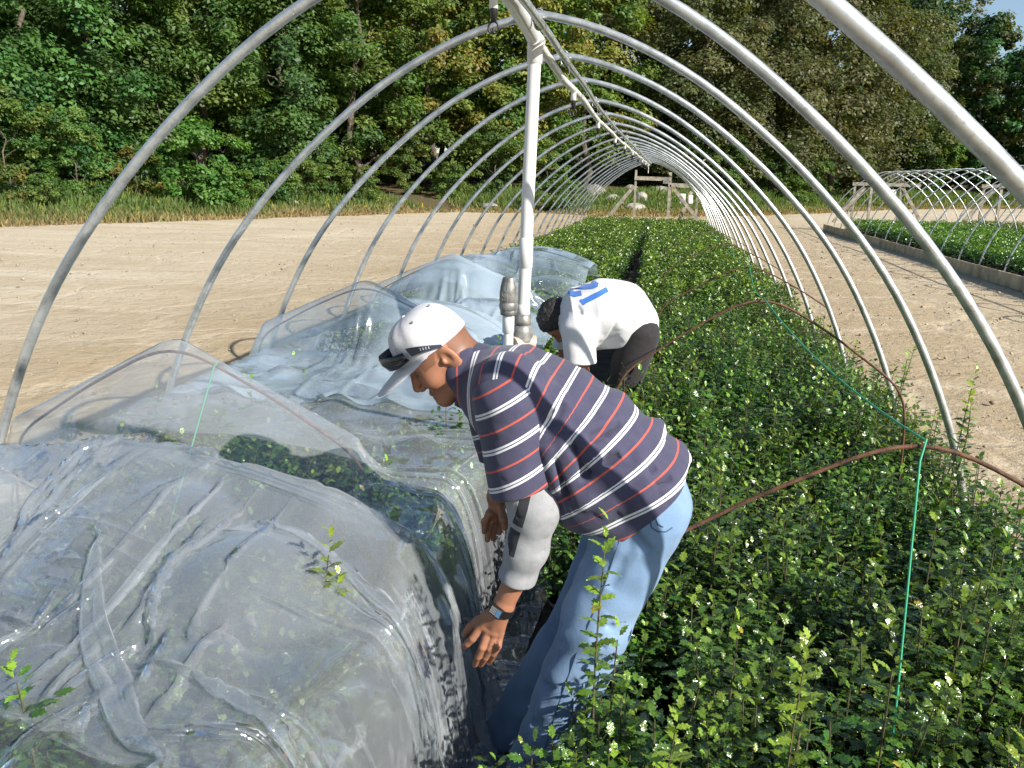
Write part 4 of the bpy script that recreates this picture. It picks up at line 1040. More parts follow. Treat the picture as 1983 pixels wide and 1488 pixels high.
def build_worker():
    root = empty('person', (-.22, 1.97, 0))
    tag(root, 'man in pale cap, striped polo shirt and jeans pressing down the clear plastic', 'person')
    H = Head(px(862, 694, 1.925), 41, 18)
    # --- joints
    wr = px(974, 1174, 1.865); el = px(1040, 985, 1.85); sh = px(990, 770, 1.845)
    rsh = px(955, 755, 2.16); rel = px(985, 895, 2.2); rwr = px(962, 962, 2.12)
    cl = [px(905, 712, 2.0), px(975, 752, 2.0), px(1070, 812, 2.0), px(1160, 880, 2.0), px(1230, 950, 2.0), px(1278, 1015, 2.0)]
    hipL, kneeL, ankL = px(1250, 990, 1.925), px(1155, 1200, 1.90), np.array([-.275, 1.89, .10])
    hipR, kneeR, ankR = px(1232, 985, 2.085), px(1140, 1185, 2.11), np.array([-.36, 2.15, .10])
    # --- left hand, back of it to the viewer, fingers down
    KN = {'i': px(929, 1217, 1.872), 'm': px(944, 1226, 1.868), 'r': px(957, 1231, 1.868), 'p': px(968, 1233, 1.872)}
    TIP = {'i': [px(915, 1237, 1.866), px(905, 1247, 1.87), px(898.5, 1253, 1.885)], 'm': [px(934, 1254, 1.858), px(926, 1272, 1.866), px(920, 1287, 1.885)],
           'r': [px(949, 1258, 1.860), px(940, 1274, 1.868), px(932, 1287, 1.887)], 'p': [px(965, 1252, 1.862), px(957, 1268, 1.868), px(948, 1283, 1.887)]}
    TH = [px(952, 1188, 1.878), px(926, 1205, 1.895), px(910, 1217, 1.905), px(900, 1229, 1.91)]
    rk = [px(948, 995, 2.10), px(957, 1000, 2.12), px(966, 1000, 2.14), px(974, 998, 2.16)]; rt = [px(938, 1030, 2.10), px(944, 1046, 2.12), px(955, 1044, 2.14), px(967, 1032, 2.15)]
    def body(P):
        d, _ = sweep(P, cl, [.05, .10, .12, .12, .10, .06], [.06, .15, .155, .14, .12, .08])
        d = smin(d, rcone(P, H.w((-.022, 0, -.035)), cl[0] + np.array([.035, 0, -.01]), .054, .062), .03)
        if not far_from(P, H.c, .22): d = smin(d, head_sdf(H.loc(P)), .03)
        d = smin(d, chain(P, [sh, el, px(1003, 1110, 1.86), wr], [.05, .042, .031, .026]), .03)
        d = smin(d, chain(P, [rsh, rel, rwr], [.05, .042, .027]), .03)
        if not far_from(P, wr, .25):
            pc = (KN['m'] + KN['r']) / 2
            h = rcone(P, wr, KN['i'] * .80 + wr * .20, .0235, .0125); h = smin(h, rcone(P, wr, KN['p'] * .82 + wr * .18, .0225, .0115), .012)
            h = smin(h, rcone(P, wr, pc * .85 + wr * .15, .0245, .0135), .012)
            for a, b in (('i', 'm'), ('m', 'r'), ('r', 'p')): h = smin(h, rcone(P, KN[a] * .92 + wr * .08, KN[b] * .92 + wr * .08, .0105, .0105), .006)
            for f, r0, r1 in (('i', .0112, .0080), ('m', .0112, .0080), ('r', .0105, .0075), ('p', .0095, .0068)):
                h = smin(h, chain(P, [KN[f]] + TIP[f], list(np.linspace(r0, r1, 4)), .003), .0032)
            for f in 'imrp': h = smin(h, rcone(P, KN[f] + (CAMLOC - KN[f]) * .0015, wr * .7 + KN[f] * .3 + (CAMLOC - wr) * .004, .0060, .0035), .005)   # tendons
            h = smin(h, chain(P, TH, list(np.linspace(.0165, .0098, 4)), .006), .008)
            d = smin(d, h, .010)
        if not far_from(P, rwr, .25):
            g = rcone(P, rwr, (rk[1] + rk[2]) / 2, .026, .02); g = smin(g, rcone(P, rk[0], rk[3], .0125, .012), .015)
            for a, b in zip(rk, rt): g = smin(g, finger(P, [a, a * .5 + b * .5 + np.array([-.006, 0, .003]), b], .0105, .0078), .004)
            g = smin(g, finger(P, [rwr, px(975, 1005, 2.09), px(978, 1022, 2.09)], .014, .0095), .008)
            d = smin(d, g, .010)
        return d
    def dark(P):
        Q = H.loc(P); b = np.zeros(len(P))
        for s in (-1, 1):
            c = np.array([.083, .031 * s, .030]); e = np.array([1, 1, 2.6]); b = np.maximum(b, np.clip(1.3 - np.linalg.norm((Q - c) * e / .019, axis=1), 0, .85))   # brows
            m = (np.abs(Q[:, 2] - .004) < .0022) & (np.abs(Q[:, 1] - .031 * s) < .014) & (Q[:, 0] > .06); b[m] = .8          # lash line
        lip = (np.abs(Q[:, 1]) < .024) & (Q[:, 2] < -.054) & (Q[:, 2] > -.079) & (Q[:, 0] > .075); b[lip] = np.maximum(b[lip], .22)
        b[(Q[:, 0] < -.02) & (Q[:, 2] > -.05) & (np.abs(Q[:, 1]) < .07) & (Q[:, 0] > -.11)] = .5
        st = (Q[:, 0] < .062) & (Q[:, 0] > -.08) & (Q[:, 2] > .004 + .5 * np.abs(Q[:, 0] - .03) * (Q[:, 0] < .03)) & (np.abs(Q[:, 1]) > .04) & (np.linalg.norm((Q - np.array([-.01, 0, 0])) * [1, 0, 1], axis=1) > .034)
        b[st & (b < .3)] = .45
        return {'dark': b}
    sdf_mesh('body', body, (-.82, 1.68, .38), (.25, 2.36, 1.5), .0028, M_SKIN, root, dark)
    # --- nails
    M_NAIL = simple('nail', (.55, .33, .25), .35)
    for f in 'imrp':
        mb = MB()
        a, b = TIP[f][1], TIP[f][2]; d = (b - a) / np.linalg.norm(b - a); view = CAMLOC - b; view /= np.linalg.norm(view); nrm = view - d * (view @ d) + np.array([0, -.25, .35]); nrm -= d * (nrm @ d); nrm /= np.linalg.norm(nrm); sd = np.cross(d, nrm)
        c = b + nrm * .0070 - np.array(root.location); ring = []
        for t in np.linspace(0, 6.283, 11)[:-1]: ring.append(c + d * math.cos(t) * .0062 + sd * math.sin(t) * .0048 - nrm * (.0016 * math.sin(t) ** 2))
        mb.add(ring + [c + nrm * .0012], [(i, (i + 1) % 10, 10) for i in range(10)], True)
        mb.build('fingernail', M_NAIL, root)
    # --- shirt
    Fs = []
    g = np.random.default_rng(11)
    for a, b, w, am in [((1060, 860), (1085, 960), .018, .012), ((1085, 840), (1120, 940), .016, .012), ((1110, 835), (1160, 900), .014, .010), ((1080, 900), (1180, 860), .016, .011), ((1120, 950), (1250, 900), .020, .012), ((1130, 975), (1240, 965), .018, .012),
                        ((1180, 880), (1300, 800), .022, .009), ((1230, 900), (1330, 860), .020, .008), ((1050, 800), (1095, 760), .020, .007), ((1075, 770), (1140, 720), .022, .006), ((1150, 800), (1230, 760), .026, .007), ((1160, 1000), (1210, 930), .015, .010), ((1200, 995), (1262, 930), .016, .010), ((1095, 985), (1150, 960), .014, .011)]:
        Fs.append((a, b, w, am))
    Fs += [((1010, 680), (1060, 760), .020, .006), ((1100, 700), (1120, 790), .022, .005), ((1200, 740), (1180, 850), .024, .006), ((1290, 810), (1230, 900), .022, .007), ((1325, 870), (1280, 960), .018, .008), ((1090, 900), (1135, 990), .014, .012), ((1140, 880), (1190, 960), .016, .011)]
    Fv = [((1070, 880), (1105, 965), .010, -.012), ((1100, 850), (1140, 930), .010, -.011), ((1110, 930), (1200, 880), .012, -.012), ((1150, 965), (1270, 905), .012, -.010), ((1060, 830), (1090, 780), .012, -.008), ((1130, 860), (1200, 820), .012, -.009), ((1170, 920), (1290, 850), .012, -.009), ((1200, 970), (1300, 925), .012, -.010)]
    ra = [.066, .118, .142, .150, .160, .170]; rb = [.080, .190, .198, .192, .195, .198]
    nh = (cl[5] - cl[3]); nh /= np.linalg.norm(nh); hp = px(1262, 1000, 1.83); fz = px(1140, 1003, 1.95)[2]
    pleats = []
    def shirt(P):
        d, _ = sweep(P, cl, ra, rb, p=2.25)
        d = smin(d, ellipsoid(P, px(985, 752, 1.86), (.085, .075, .085)), .05)
        d = smin(d, ellipsoid(P, px(965, 745, 2.14), (.085, .075, .085)), .05)
        d = smin(d, ellipsoid(P, px(1150, 955, 1.98), (.115, .17, .09)), .05)          # front hanging away from the belly
        if pleats: d = d - 1.9 * folds(P, pleats)
        d = d - .0045 * wob(P, 22, 1) - .0022 * wob(P, 52, 2)
        d = smax(d, (P - hp) @ nh + .006 * np.sin(P[:, 1] * 30), .006); d = smax(d, fz + .006 * np.sin(P[:, 0] * 40) - P[:, 2], .006)
        neck = ellipsoid(P, cl[0] + np.array([-.050, 0, .010]), (.066, .064, .07)); return smax(d, -neck, .008)
    pleats = on_cloth(shirt, Fs + Fv, 1.95)
    per = .086
    def sat(P):
        sp = spline([px(880, 668, 2.), px(940, 668, 2.), px(1010, 672, 2.), px(1080, 693, 2.), px(1150, 733, 2.), px(1215, 790, 2.), px(1275, 868, 2.), px(1330, 960, 2.)], 40)
        d, S = sweep(P, sp, np.full(40, .15), np.full(40, .2))
        return {'stripe': (S + .005 * wob(P, 12, 4) + folds(P, pleats) * .6) / per + .50}
    shirt_o = sdf_mesh('shirt', shirt, (-.55, 1.72, .78), (.25, 2.28, 1.45), .0042, M_SHIRT, root, sat)
    def sleeve(s0, s1, r0, r1, sd, nm='sleeve'):
        s0 = np.asarray(s0); s1 = np.asarray(s1); ax = (s1 - s0) / np.linalg.norm(s1 - s0)
        fs = [(s0 + ax * .05 + np.array([.07, -.03, 0]), s0 + ax * .13 + np.array([-.04, -.07, 0]), .013, .008), (s0 + ax * .02 + np.array([.07, -.03, 0]), s0 + ax * .06 + np.array([-.03, -.08, 0]), .012, .008), (s0 + ax * .10 + np.array([.07, 0, 0]), s0 + ax * .17 + np.array([-.02, -.08, 0]), .012, .006)]
        cut = np.array([.30, 0, -.93]); cut /= np.linalg.norm(cut)
        def f(P):
            d = rcone(P, s0, s1 + ax * .06, r0, r1); d = d - 1.5 * folds(P, fs) - .0042 * wob(P, 32, 5) - .0015 * wob(P, 70, 3)
            d = smax(d, (P - s1) @ cut, .005)
            inner = rcone(P, s0 + ax * .1, s1 + ax * .1, r0 * .6, r1 - .010); return smax(d, -smax(inner, -((P - s1) @ cut + .03), .004), .003)
        n = np.array([.52, .0, -.85])
        o = sdf_mesh(nm, f, np.minimum(s0, s1) - .15, np.maximum(s0, s1) + .15, .0040, M_SHIRT, root, lambda P: {'stripe': ((P - s0) @ n + .004 * wob(P, 14, 2)) / per + .30})
        o.parent = shirt_o; return o
    sleeve(px(984, 775, 1.84), px(1011, 948, 1.84), .083, .076, -1)
    sleeve(px(955, 760, 2.165), px(975, 880, 2.18), .080, .072, 1)
    # collar
    c0 = px(912, 728, 2.0); ax = np.array([-.95, -.12, .30]); ax /= np.linalg.norm(ax); e2 = np.cross(ax, [0, 1, 0]); e2 /= np.linalg.norm(e2); e1 = np.cross(e2, ax)
    def collar(P):
        q = P - c0; h = q @ ax; rad = np.sqrt(((q @ e1) / .080) ** 2 + ((q @ e2) / .082) ** 2); return smax(np.abs(rad - 1 + 1.6 * h) * .080 - .0055, np.abs(h + .004) - .021, .005)
    o = sdf_mesh('collar', collar, c0 - .16, c0 + .16, .003, M_NAVY, root); o.parent = shirt_o
    # --- grey undershirt sleeve with dark tape
    gs = [px(1012, 930, 1.845), px(1037, 985, 1.85), px(1020, 1060, 1.855), px(1001, 1122, 1.862)]; gr = [.056, .057, .050, .040]
    gf = [((985, 1015), (1075, 1005), .010, .008), ((990, 1040), (1065, 1050), .009, .007), ((1000, 985), (1072, 975), .010, .007), ((985, 1075), (1045, 1080), .008, .006), ((1050, 960), (1060, 1040), .012, .006)]
    gv = [((985, 1028), (1070, 1028), .006, -.007), ((1000, 1000), (1072, 990), .006, -.006), ((985, 1062), (1055, 1065), .006, -.005)]
    tucks = []
    cutn = (gs[3] - gs[2]); cutn /= np.linalg.norm(cutn)
    def grey(P):
        d = chain(P, gs + [gs[3] + cutn * .05], gr + [.039], .03) - (1.7 * folds(P, tucks) if tucks else 0) - .003 * wob(P, 38, 7) - .0016 * wob(P, 80, 2)
        d = smax(d, (P - gs[3]) @ cutn, .004); return smax(d, -smax(chain(P, gs + [gs[3] + cutn * .05], [r - .009 for r in gr] + [.033], .03), -((P - gs[3]) @ cutn + .03), .003), .003)
    tucks = on_cloth(grey, gf + gv, 1.85)
    def band(P):
        ax = (gs[3] - gs[1]) / np.linalg.norm(gs[3] - gs[1]); q = P - gs[1]; s = q @ ax
        e = CR - ax * (CR @ ax); e /= np.linalg.norm(e); u = q @ e + .018 * np.clip(s, -.1, .2)
        front = (q @ (CAMLOC - gs[1])) > -.02
        m = np.minimum(.012 - np.abs(u + .038), np.maximum(.06 - np.abs(s + .03), .035 - np.abs(s - .08))); m = np.where(front, m, -.02)
        return {'band': m}
    sdf_mesh('undershirt_sleeve', grey, (-.50, 1.70, .55), (-.10, 2.0, 1.15), .0032, M_GREYK, root, band)
    # --- jeans
    jl = [((1080, 1200), (1180, 1185), .018, .009), ((1085, 1225), (1190, 1235), .016, .009), ((1080, 1260), (1150, 1240), .014, .008), ((1150, 1020), (1225, 1080), .020, .007), ((1120, 1100), (1240, 1060), .022, .006), ((1060, 1300), (1130, 1340), .018, .007), ((1040, 1370), (1110, 1400), .018, .008), ((1030, 1420), (1100, 1470), .018, .008)]
    jv = [((1085, 1212), (1190, 1210), .010, -.011), ((1085, 1245), (1175, 1250), .010, -.010), ((1165, 1030), (1110, 1130), .013, -.010), ((1050, 1330), (1120, 1320), .012, -.010), ((1030, 1395), (1110, 1430), .012, -.010), ((1230, 1040), (1180, 1140), .014, -.008), ((1210, 1010), (1260, 1070), .012, -.008)]
    jf = []
    def jeans(P):
        d = ellipsoid(P, cl[4] + np.array([-.015, 0, .0]), (.140, .180, .140))
        d = smin(d, chain(P, [hipL, kneeL, ankL + np.array([0, 0, -.03])], [.112, .087, .080], .03), .04)
        d = smin(d, chain(P, [hipR, kneeR, ankR + np.array([0, 0, -.03])], [.112, .087, .080], .03), .03)
        d = d - (1.9 * folds(P, jf) if jf else 0) - .0060 * wob(P, 24, 3) - .0042 * wob(P, 62, 6)
        d = smax(d, .065 + .01 * np.sin(P[:, 0] * 20) - P[:, 2], .006); return smax(d, -((P - px(1225, 930, 2.0)) @ nh), .01)
    jf = on_cloth(jeans, jl + jv, 1.88)
    jo = sdf_mesh('jeans', jeans, (-.62, 1.70, .03), (.28, 2.32, 1.12), .0045, M_DENIM, root)
    bv = BVHTree.FromPolygons([v.co[:] for v in jo.data.vertices], [p.vertices[:] for p in jo.data.polygons])
    ro = np.array(root.location)
    def on(bvh, pts, off):
        out = []
        for p in pts:
            o = Vector(CAMLOC - ro); dv = Vector(p - CAMLOC).normalized(); h = bvh.ray_cast(o, dv)
            if h[0] is not None: out.append(h[0] - dv * off)
        return out
    for pts in ([(1262, 985), (1259, 1008), (1262, 1022), (1275, 1030), (1290, 1030), (1302, 1022)], [(1275, 992), (1270, 1006), (1274, 1016), (1284, 1021)], [(1205, 1030), (1185, 1090), (1165, 1150), (1140, 1210), (1115, 1270), (1090, 1340), (1065, 1420), (1045, 1480)]):
        Q = on(bv, [px(*np.array(p), 1.9) for p in pts], .001)
        if len(Q) > 2: mb = MB(); mb.tube(Q, .0016, 5); mb.build('seam', simple('seam_thread', (.06, .10, .18), .9), root).parent = jo
    for an in (ankL, ankR):
        c = an - ro
        def shoe(P, an=an):
            d = chain(P, [an + np.array([.04, 0, -.045]), an + np.array([-.05, 0, -.05]), an + np.array([-.15, 0, -.062])], [.05, .045, .037], .02)
            d = smin(d, rcone(P, an + np.array([0.01, 0, -.04]), an + np.array([.01, 0, .06]), .05, .05), .02); return smax(d, .030 - P[:, 2], .004)
        sdf_mesh('boot', shoe, an - np.array([.25, .1, .12]), an + np.array([.12, .1, .15]), .005, M_SHOE, root)
    # --- cap with flat brim
    W = lambda v: H.w(v) - ro
    mb = MB(); NU, NV = 40, 16; V = []
    for j in range(NV + 1):
        t = j / NV; ph = t * math.pi / 2
        for i in range(NU):
            a = 2 * math.pi * i / NU; ca, sa = math.cos(a), math.sin(a)
            z0 = .040 - .012 * (1 - ca) / 2 * 1.6
            rr = math.cos(ph) ** .62; x = .006 + (.100 if ca > 0 else .098) * ca * rr + .010 * (1 - rr); y = .083 * sa * rr
            z = z0 + (.134 - z0) * math.sin(ph) ** .95
            seam = .0012 * (abs(math.sin(3 * a)) < .10) * (t < .97); pucker = .0022 * math.sin(9 * a + 2) * math.sin(ph * 2) * (ca > .2)
            n = np.array([ca, sa, .5]); V.append(W(np.array([x, y, z]) + n * (pucker - seam)))
    F = [(j * NU + i, j * NU + (i + 1) % NU, (j + 1) * NU + (i + 1) % NU, (j + 1) * NU + i) for j in range(NV) for i in range(NU)]
    mb.add(V, F, True); capo = mb.build('cap', M_CAP, root)
    sd = capo.modifiers.new('thick', 'SOLIDIFY'); sd.thickness = .002
    sb = capo.modifiers.new('sub', 'SUBSURF'); sb.levels = sb.render_levels = 1
    mb = MB(); V = []; NA, NR = 28, 7
    for j in range(NR + 1):
        for i in range(NA + 1):
            a = R(-84 + 168 * i / NA); r = j / NR; ca, sa = math.cos(a), math.sin(a)
            xi, yi = .100 * ca, .083 * sa; ext = .098 * max(0, ca) ** .62
            x = xi + ext * r; y = yi * (1 + .06 * r * ca) ; z = .041 - .018 * r * (1 - .0) * ca - 1.35 * y * y * (.35 + .65 * r) + .002
            V.append((x, y, z))
    top = [W(np.array(v) + (0, 0, .0022)) for v in V]; bot = [W(np.array(v) - (0, 0, .0012)) for v in V]; n = len(V); N1 = NA + 1
    F = [(j * N1 + i, j * N1 + i + 1, (j + 1) * N1 + i + 1, (j + 1) * N1 + i) for j in range(NR) for i in range(NA)]
    E_ = [NR * N1 + i for i in range(N1)]
    F2 = [tuple(n + q for q in f[::-1]) for f in F] + [(E_[i], E_[i + 1], n + E_[i + 1], n + E_[i]) for i in range(NA)]
    mb.add(top + bot, F + F2, True); mb.build('brim', M_CAP, root).parent = capo
    mb = MB()
    for j in range(1, NR): mb.tube([W(np.array(V[j * N1 + i]) + (0, 0, .0022)) for i in range(2, N1 - 2)], .0005, 4, False)
    mb.build('brim_stitching', M_CAP, root).parent = capo
    mb = MB(); mb.lathe([(.006, -.002), (.006, .001), (.003, .0035), (0, .004)], W((.016, 0, .1335)), 12, Matrix([list(r) for r in H.M])); mb.build('button', M_CAP, root).parent = capo
    mb = MB()
    for a in (95, 35, -35, 150):
        ph = .95; rr = math.cos(ph) ** .62; ca, sa = math.cos(R(a)), math.sin(R(a)); p = np.array([.006 + .1 * ca * rr + .010 * (1 - rr), .083 * sa * rr, .036 + .0985 * math.sin(ph) ** .95]); nn = np.array([ca * .6, sa * .75, .75]); nn /= np.linalg.norm(nn)
        q = Vector((0, 0, 1)).rotation_difference(Vector(H.M @ nn)).to_matrix(); mb.lathe([(.0032, 0), (.0030, .0018), (.0013, .0018), (.0009, .0005)], W(p + nn * .0005), 10, q)
    mb.build('eyelet', M_GREYP, root).parent = capo
    emb = MB(); P = []
    for t in np.linspace(0, 1, 9):
        a = R(28 + 6 * math.sin(t * 3)); z = .060 + .026 * t; rr = math.cos(math.asin(min(1, (z - .04) / .094))) ** .62; P.append(W((.006 + .1020 * math.cos(a) * rr, .0855 * math.sin(a) * rr, z)))
    emb.tube(P, .0016, 5); emb.tube([P[6], W((.082, .050, .096)), W((.079, .058, .100))], .0013, 5); emb.build('emblem', M_PRINT, root).parent = capo
    # --- sunglasses parked on the brim
    g_ = MB(); NS = 36; V = []
    for i in range(NS + 1):
        a = R(-66 + 132 * i / NS); ca, sa = math.cos(a), math.sin(a); mid = abs(a) / R(66)
        hgt = .040 * (1 - .55 * math.exp(-(a / R(7)) ** 2)) * (1 - .35 * mid ** 3); zc = .080 - .012 * mid
        for r_, dz in ((0, -hgt / 2), (.004, 0), (0, hgt / 2)):
            x = (.128 + r_) * ca ** .8 + .006; y = (.090 + r_) * sa; V.append(W((x, y, zc + dz)))
    F = [(3 * i + k, 3 * i + 3 + k, 3 * i + 4 + k, 3 * i + 1 + k) for i in range(NS) for k in range(2)]
    g_.add(V, F, True); so = g_.build('sunglasses', M_LENS, root); sm = so.modifiers.new('thick', 'SOLIDIFY'); sm.thickness = .0035
    for s in (-1, 1):
        tm = MB(); V = []
        for t in np.linspace(0, 1, 9):
            x = .056 - .072 * t; y = (.0855 + .003 * math.sin(t * 3.1)) * s; z = .072 - .040 * t ** 1.2; h = .0125 * (1 - .72 * t)
            for dy, dz in ((0, h), (.003 * s, h), (.003 * s, -h), (0, -h)): V.append(W((x, y + dy, z + dz)))
        F = [(4 * i + k, 4 * i + (k + 1) % 4, 4 * i + 4 + (k + 1) % 4, 4 * i + 4 + k) for i in range(8) for k in range(4)]
        tm.add(V, F, False); tm.build('temple', simple('temple_plastic', (.03, .035, .06), .3), root).parent = so
    pm = MB()
    for k in range(4):
        x = .030 - .006 * k; z = .072 - .040 * ((.056 - x) / .072) ** 1.2
        a = W((x, .0912, z - .002)); b = W((x - .0035, .0912, z + .003)); c = W((x - .0015, .0912, z - .003)); pm.tube([a, b], .0007, 4); pm.tube([a, c], .0006, 4)
    pm.build('print', M_PRINT, root).parent = so
    # --- black calculator watch
    wd = (KN['m'] - px(1000, 1118, 1.862)); wd /= np.linalg.norm(wd); wc = px(972, 1176, 1.864)
    view = CAMLOC - wc; view -= wd * (view @ wd); view /= np.linalg.norm(view); sd_ = np.cross(view, wd)
    tilt = R(-14); up_ = view * math.cos(tilt) + sd_ * math.sin(tilt); sd2 = np.cross(up_, wd)
    mb = MB(); ring = [wc - ro + (sd2 * math.cos(t) * .0315 + up_ * math.sin(t) * .0275) for t in np.linspace(0, 6.283, 33)[:-1]]
    V = []
    for p in ring:
        c = np.array(p) - (wc - ro); o_ = c / np.linalg.norm(c)
        V += [p + wd * .010, p + wd * .010 + o_ * .003, p - wd * .010 + o_ * .003, p - wd * .010]
    F = [(4 * i + k, 4 * i + (k + 1) % 4, (4 * i + 4 + (k + 1) % 4) % 128, (4 * i + 4 + k) % 128) for i in range(32) for k in range(4)]
    mb.add(V, F, False); wo = mb.build('watch', M_BLACKP, root)
    Mx = Matrix([list(r) for r in np.stack([sd2, wd, up_], 1)])
    fc = wc - ro + up_ * .031
    mb = MB(); mb.box(fc, (.034, .027, .008), Mx); mb.build('case', M_BLACKP, root).parent = wo
    mb = MB(); mb.box(fc + up_ * .0043 + sd2 * .0085, (.012, .021, .001), Mx); mb.build('screen', M_WATCHF, root).parent = wo
    mb = MB()
    for i in range(4):
        for j in range(4): mb.box(fc + up_ * .0043 - sd2 * (.0005 + i * .0042) + wd * (-.0078 + j * .0052), (.0028, .0036, .001), Mx)
    mb.build('keypad', M_KEY, root).parent = wo
    return root
build_worker()

def build_second():
    Y = 4.55; root = empty('person', (-.25, Y, 0)); ro = np.array(root.location)
    tag(root, 'man in white jersey with a blue number bending low behind the striped shirt', 'person')
    H = Head(px(1092, 626, Y - .08), 70, 14)
    cl = [px(1092, 612, Y), px(1120, 604, Y), px(1165, 598, Y), px(1202, 602, Y), px(1222, 628, Y), px(1226, 662, Y)]
    ra = [.080, .140, .166, .165, .150, .140]; rb = [.09, .205, .215, .20, .19, .18]
    shL = px(1120, 640, Y - .17); elL = px(1125, 720, Y - .2); wrL = px(1085, 780, Y - .15); shR = px(1108, 620, Y + .18); elR = px(1090, 720, Y + .18); wrR = px(1060, 780, Y + .1)
    hipL = px(1238, 650, Y - .09); hipR = px(1236, 648, Y + .09); kL = np.array([-.18, Y - .1, .52]); kR = np.array([-.20, Y + .1, .52]); aL = np.array([-.2, Y - .1, .1]); aR = np.array([-.25, Y + .12, .1])
    def body(P):
        d, _ = sweep(P, cl, [.05, .09, .11, .11, .09, .05], [.06, .16, .165, .14, .11, .06])
        d = smin(d, rcone(P, H.w((-.03, 0, -.035)), cl[0] + np.array([.03, 0, 0]), .056, .066), .03)
        if not far_from(P, H.c, .22): d = smin(d, head_sdf(H.loc(P)), .03)
        for a, b, c in ((shL, elL, wrL), (shR, elR, wrR)):
            d = smin(d, chain(P, [a, b, c], [.05, .042, .028]), .03); kn = c + np.array([-.02, 0, -.08]); d = smin(d, rcone(P, c, kn, .026, .03), .01)
            for q in range(4): d = smin(d, finger(P, [kn + np.array([0, -.024 + .016 * q, 0]), kn + np.array([-.02, -.026 + .017 * q, -.04]), kn + np.array([-.03, -.026 + .017 * q, -.07 + .006 * abs(q - 1.5)])], .010, .0075), .005)
            d = smin(d, finger(P, [c, kn + np.array([-.035, 0, .02]), kn + np.array([-.05, 0, -.02])], .014, .009), .008)
        return d
    def dark(P):
        Q = H.loc(P); b = np.zeros(len(P))
        for s in (-1, 1): b = np.maximum(b, np.clip(1.3 - np.linalg.norm((Q - np.array([.083, .031 * s, .030])) * [1, 1, 2.6] / .019, axis=1), 0, .85))
        return {'dark': b}
    sdf_mesh('body', body, (-1.0, Y - .4, .3), (.25, Y + .4, 1.35), .0045, M_SKIN2, root, dark)
    def hair(P):
        Q = H.loc(P); d = ellipsoid(Q, (-.008, 0, .046), (.110, .087, .101)) - .004 * wob(P, 130, 1) - .003 * wob(P, 260, 4)
        d = smax(d, (Q[:, 0] - .070) * .8 - (Q[:, 2] - .045) * .65, .008)
        d = smax(d, -.02 - Q[:, 2] + np.clip(Q[:, 0] * .6, -.05, .05), .006)
        ear = ellipsoid(Q, (-.004, .085, -.002), (.027, .03, .034)); return smax(smax(d, -ear, .006), -ellipsoid(Q, (-.004, -.085, -.002), (.027, .03, .034)), .006)
    sdf_mesh('hair', hair, H.c - .16, H.c + .16, .0030, M_HAIR, root)
    fs = [(px(1110, 615, Y - .2), px(1150, 660, Y - .19), .020, .012), (px(1105, 630, Y - .2), px(1135, 680, Y - .2), .018, .012), (px(1200, 650, Y - .18), px(1262, 630, Y - .12), .016, .011), (px(1190, 665, Y - .18), px(1255, 645, Y - .12), .014, .011), (px(1150, 600, Y - .15), px(1180, 650, Y - .2), .03, .008), (px(1100, 590, Y), px(1115, 570, Y + .05), .02, .010), (px(1185, 580, Y - .1), px(1192, 640, Y - .2), .02, .006)]
    fs2 = [((1100, 600), (1125, 660), .018, .010), ((1115, 590), (1145, 650), .016, -.008), ((1130, 600), (1165, 660), .02, .010), ((1190, 560), (1200, 640), .022, .008), ((1215, 570), (1225, 640), .016, -.007), ((1235, 590), (1200, 655), .018, .009), ((1255, 620), (1205, 660), .012, .009)]
    n1 = px(1262, 640, Y) - px(1225, 560, Y); n1 = np.array([n1[0] * .55, 0, -abs(n1[2])]); n1 /= np.linalg.norm(n1); hp = px(1236, 668, Y - .17)
    crease = []
    def shirt3(P):
        d, _ = sweep(P, cl, ra, rb, p=2.2); d = smin(d, ellipsoid(P, shL, (.09, .08, .09)), .05); d = smin(d, ellipsoid(P, shR, (.09, .08, .09)), .05)
        d = smin(d, rcone(P, px(1135, 632, Y), px(1212, 634, Y), .150, .135), .06)
        d = smax(d - (folds(P, crease) * 1.7 if crease else 0) - .0045 * wob(P, 22, 1) - .002 * wob(P, 50, 2), (P - hp) @ n1, .008)
        for a, b, r in ((shL, elL, .092), (shR, elR, .088)):
            e = rcone(P, a, b, .085, r) - .004 * wob(P, 34, 5); e = smax(e, (elL[2] + .05) - P[:, 2], .006); d = smin(d, e, .035)
        return d
    crease = on_cloth(shirt3, fs2, Y - .1)
    so = sdf_mesh('jersey', shirt3, (-.70, Y - .42, .62), (.25, Y + .42, 1.42), .0055, M_WHITEJ, root)
    def pants(P):
        d = ellipsoid(P, cl[4] + np.array([.0, 0, -.02]), (.140, .172, .15))
        for hp_, kn, an in ((hipL, kL, aL), (hipR, kR, aR)): d = smin(d, chain(P, [hp_, kn, an + np.array([0, 0, -.03])], [.11, .085, .075], .03), .03)
        return smax(d - .005 * wob(P, 22, 3), .06 - P[:, 2], .006)
    sdf_mesh('trousers', pants, (-.45, Y - .36, .02), (.25, Y + .36, 1.25), .007, M_BLACKC, root)
    c0 = cl[0] + np.array([-.008, 0, .006]); ax = H.c - cl[1]; ax /= np.linalg.norm(ax); e2 = np.cross(ax, [0, 1, 0])
    def collar(P):
        q = P - c0; h = q @ ax; r = q - h[:, None] * ax; rad = np.sqrt((r[:, 1] / .088) ** 2 + ((r @ e2) / .084) ** 2); return smax(np.abs(rad - 1 + .6 * h) * .085 - .006, np.abs(h) - .016, .004)
    sdf_mesh('collar', collar, c0 - .17, c0 + .17, .0038, M_BLUEN, root).parent = so
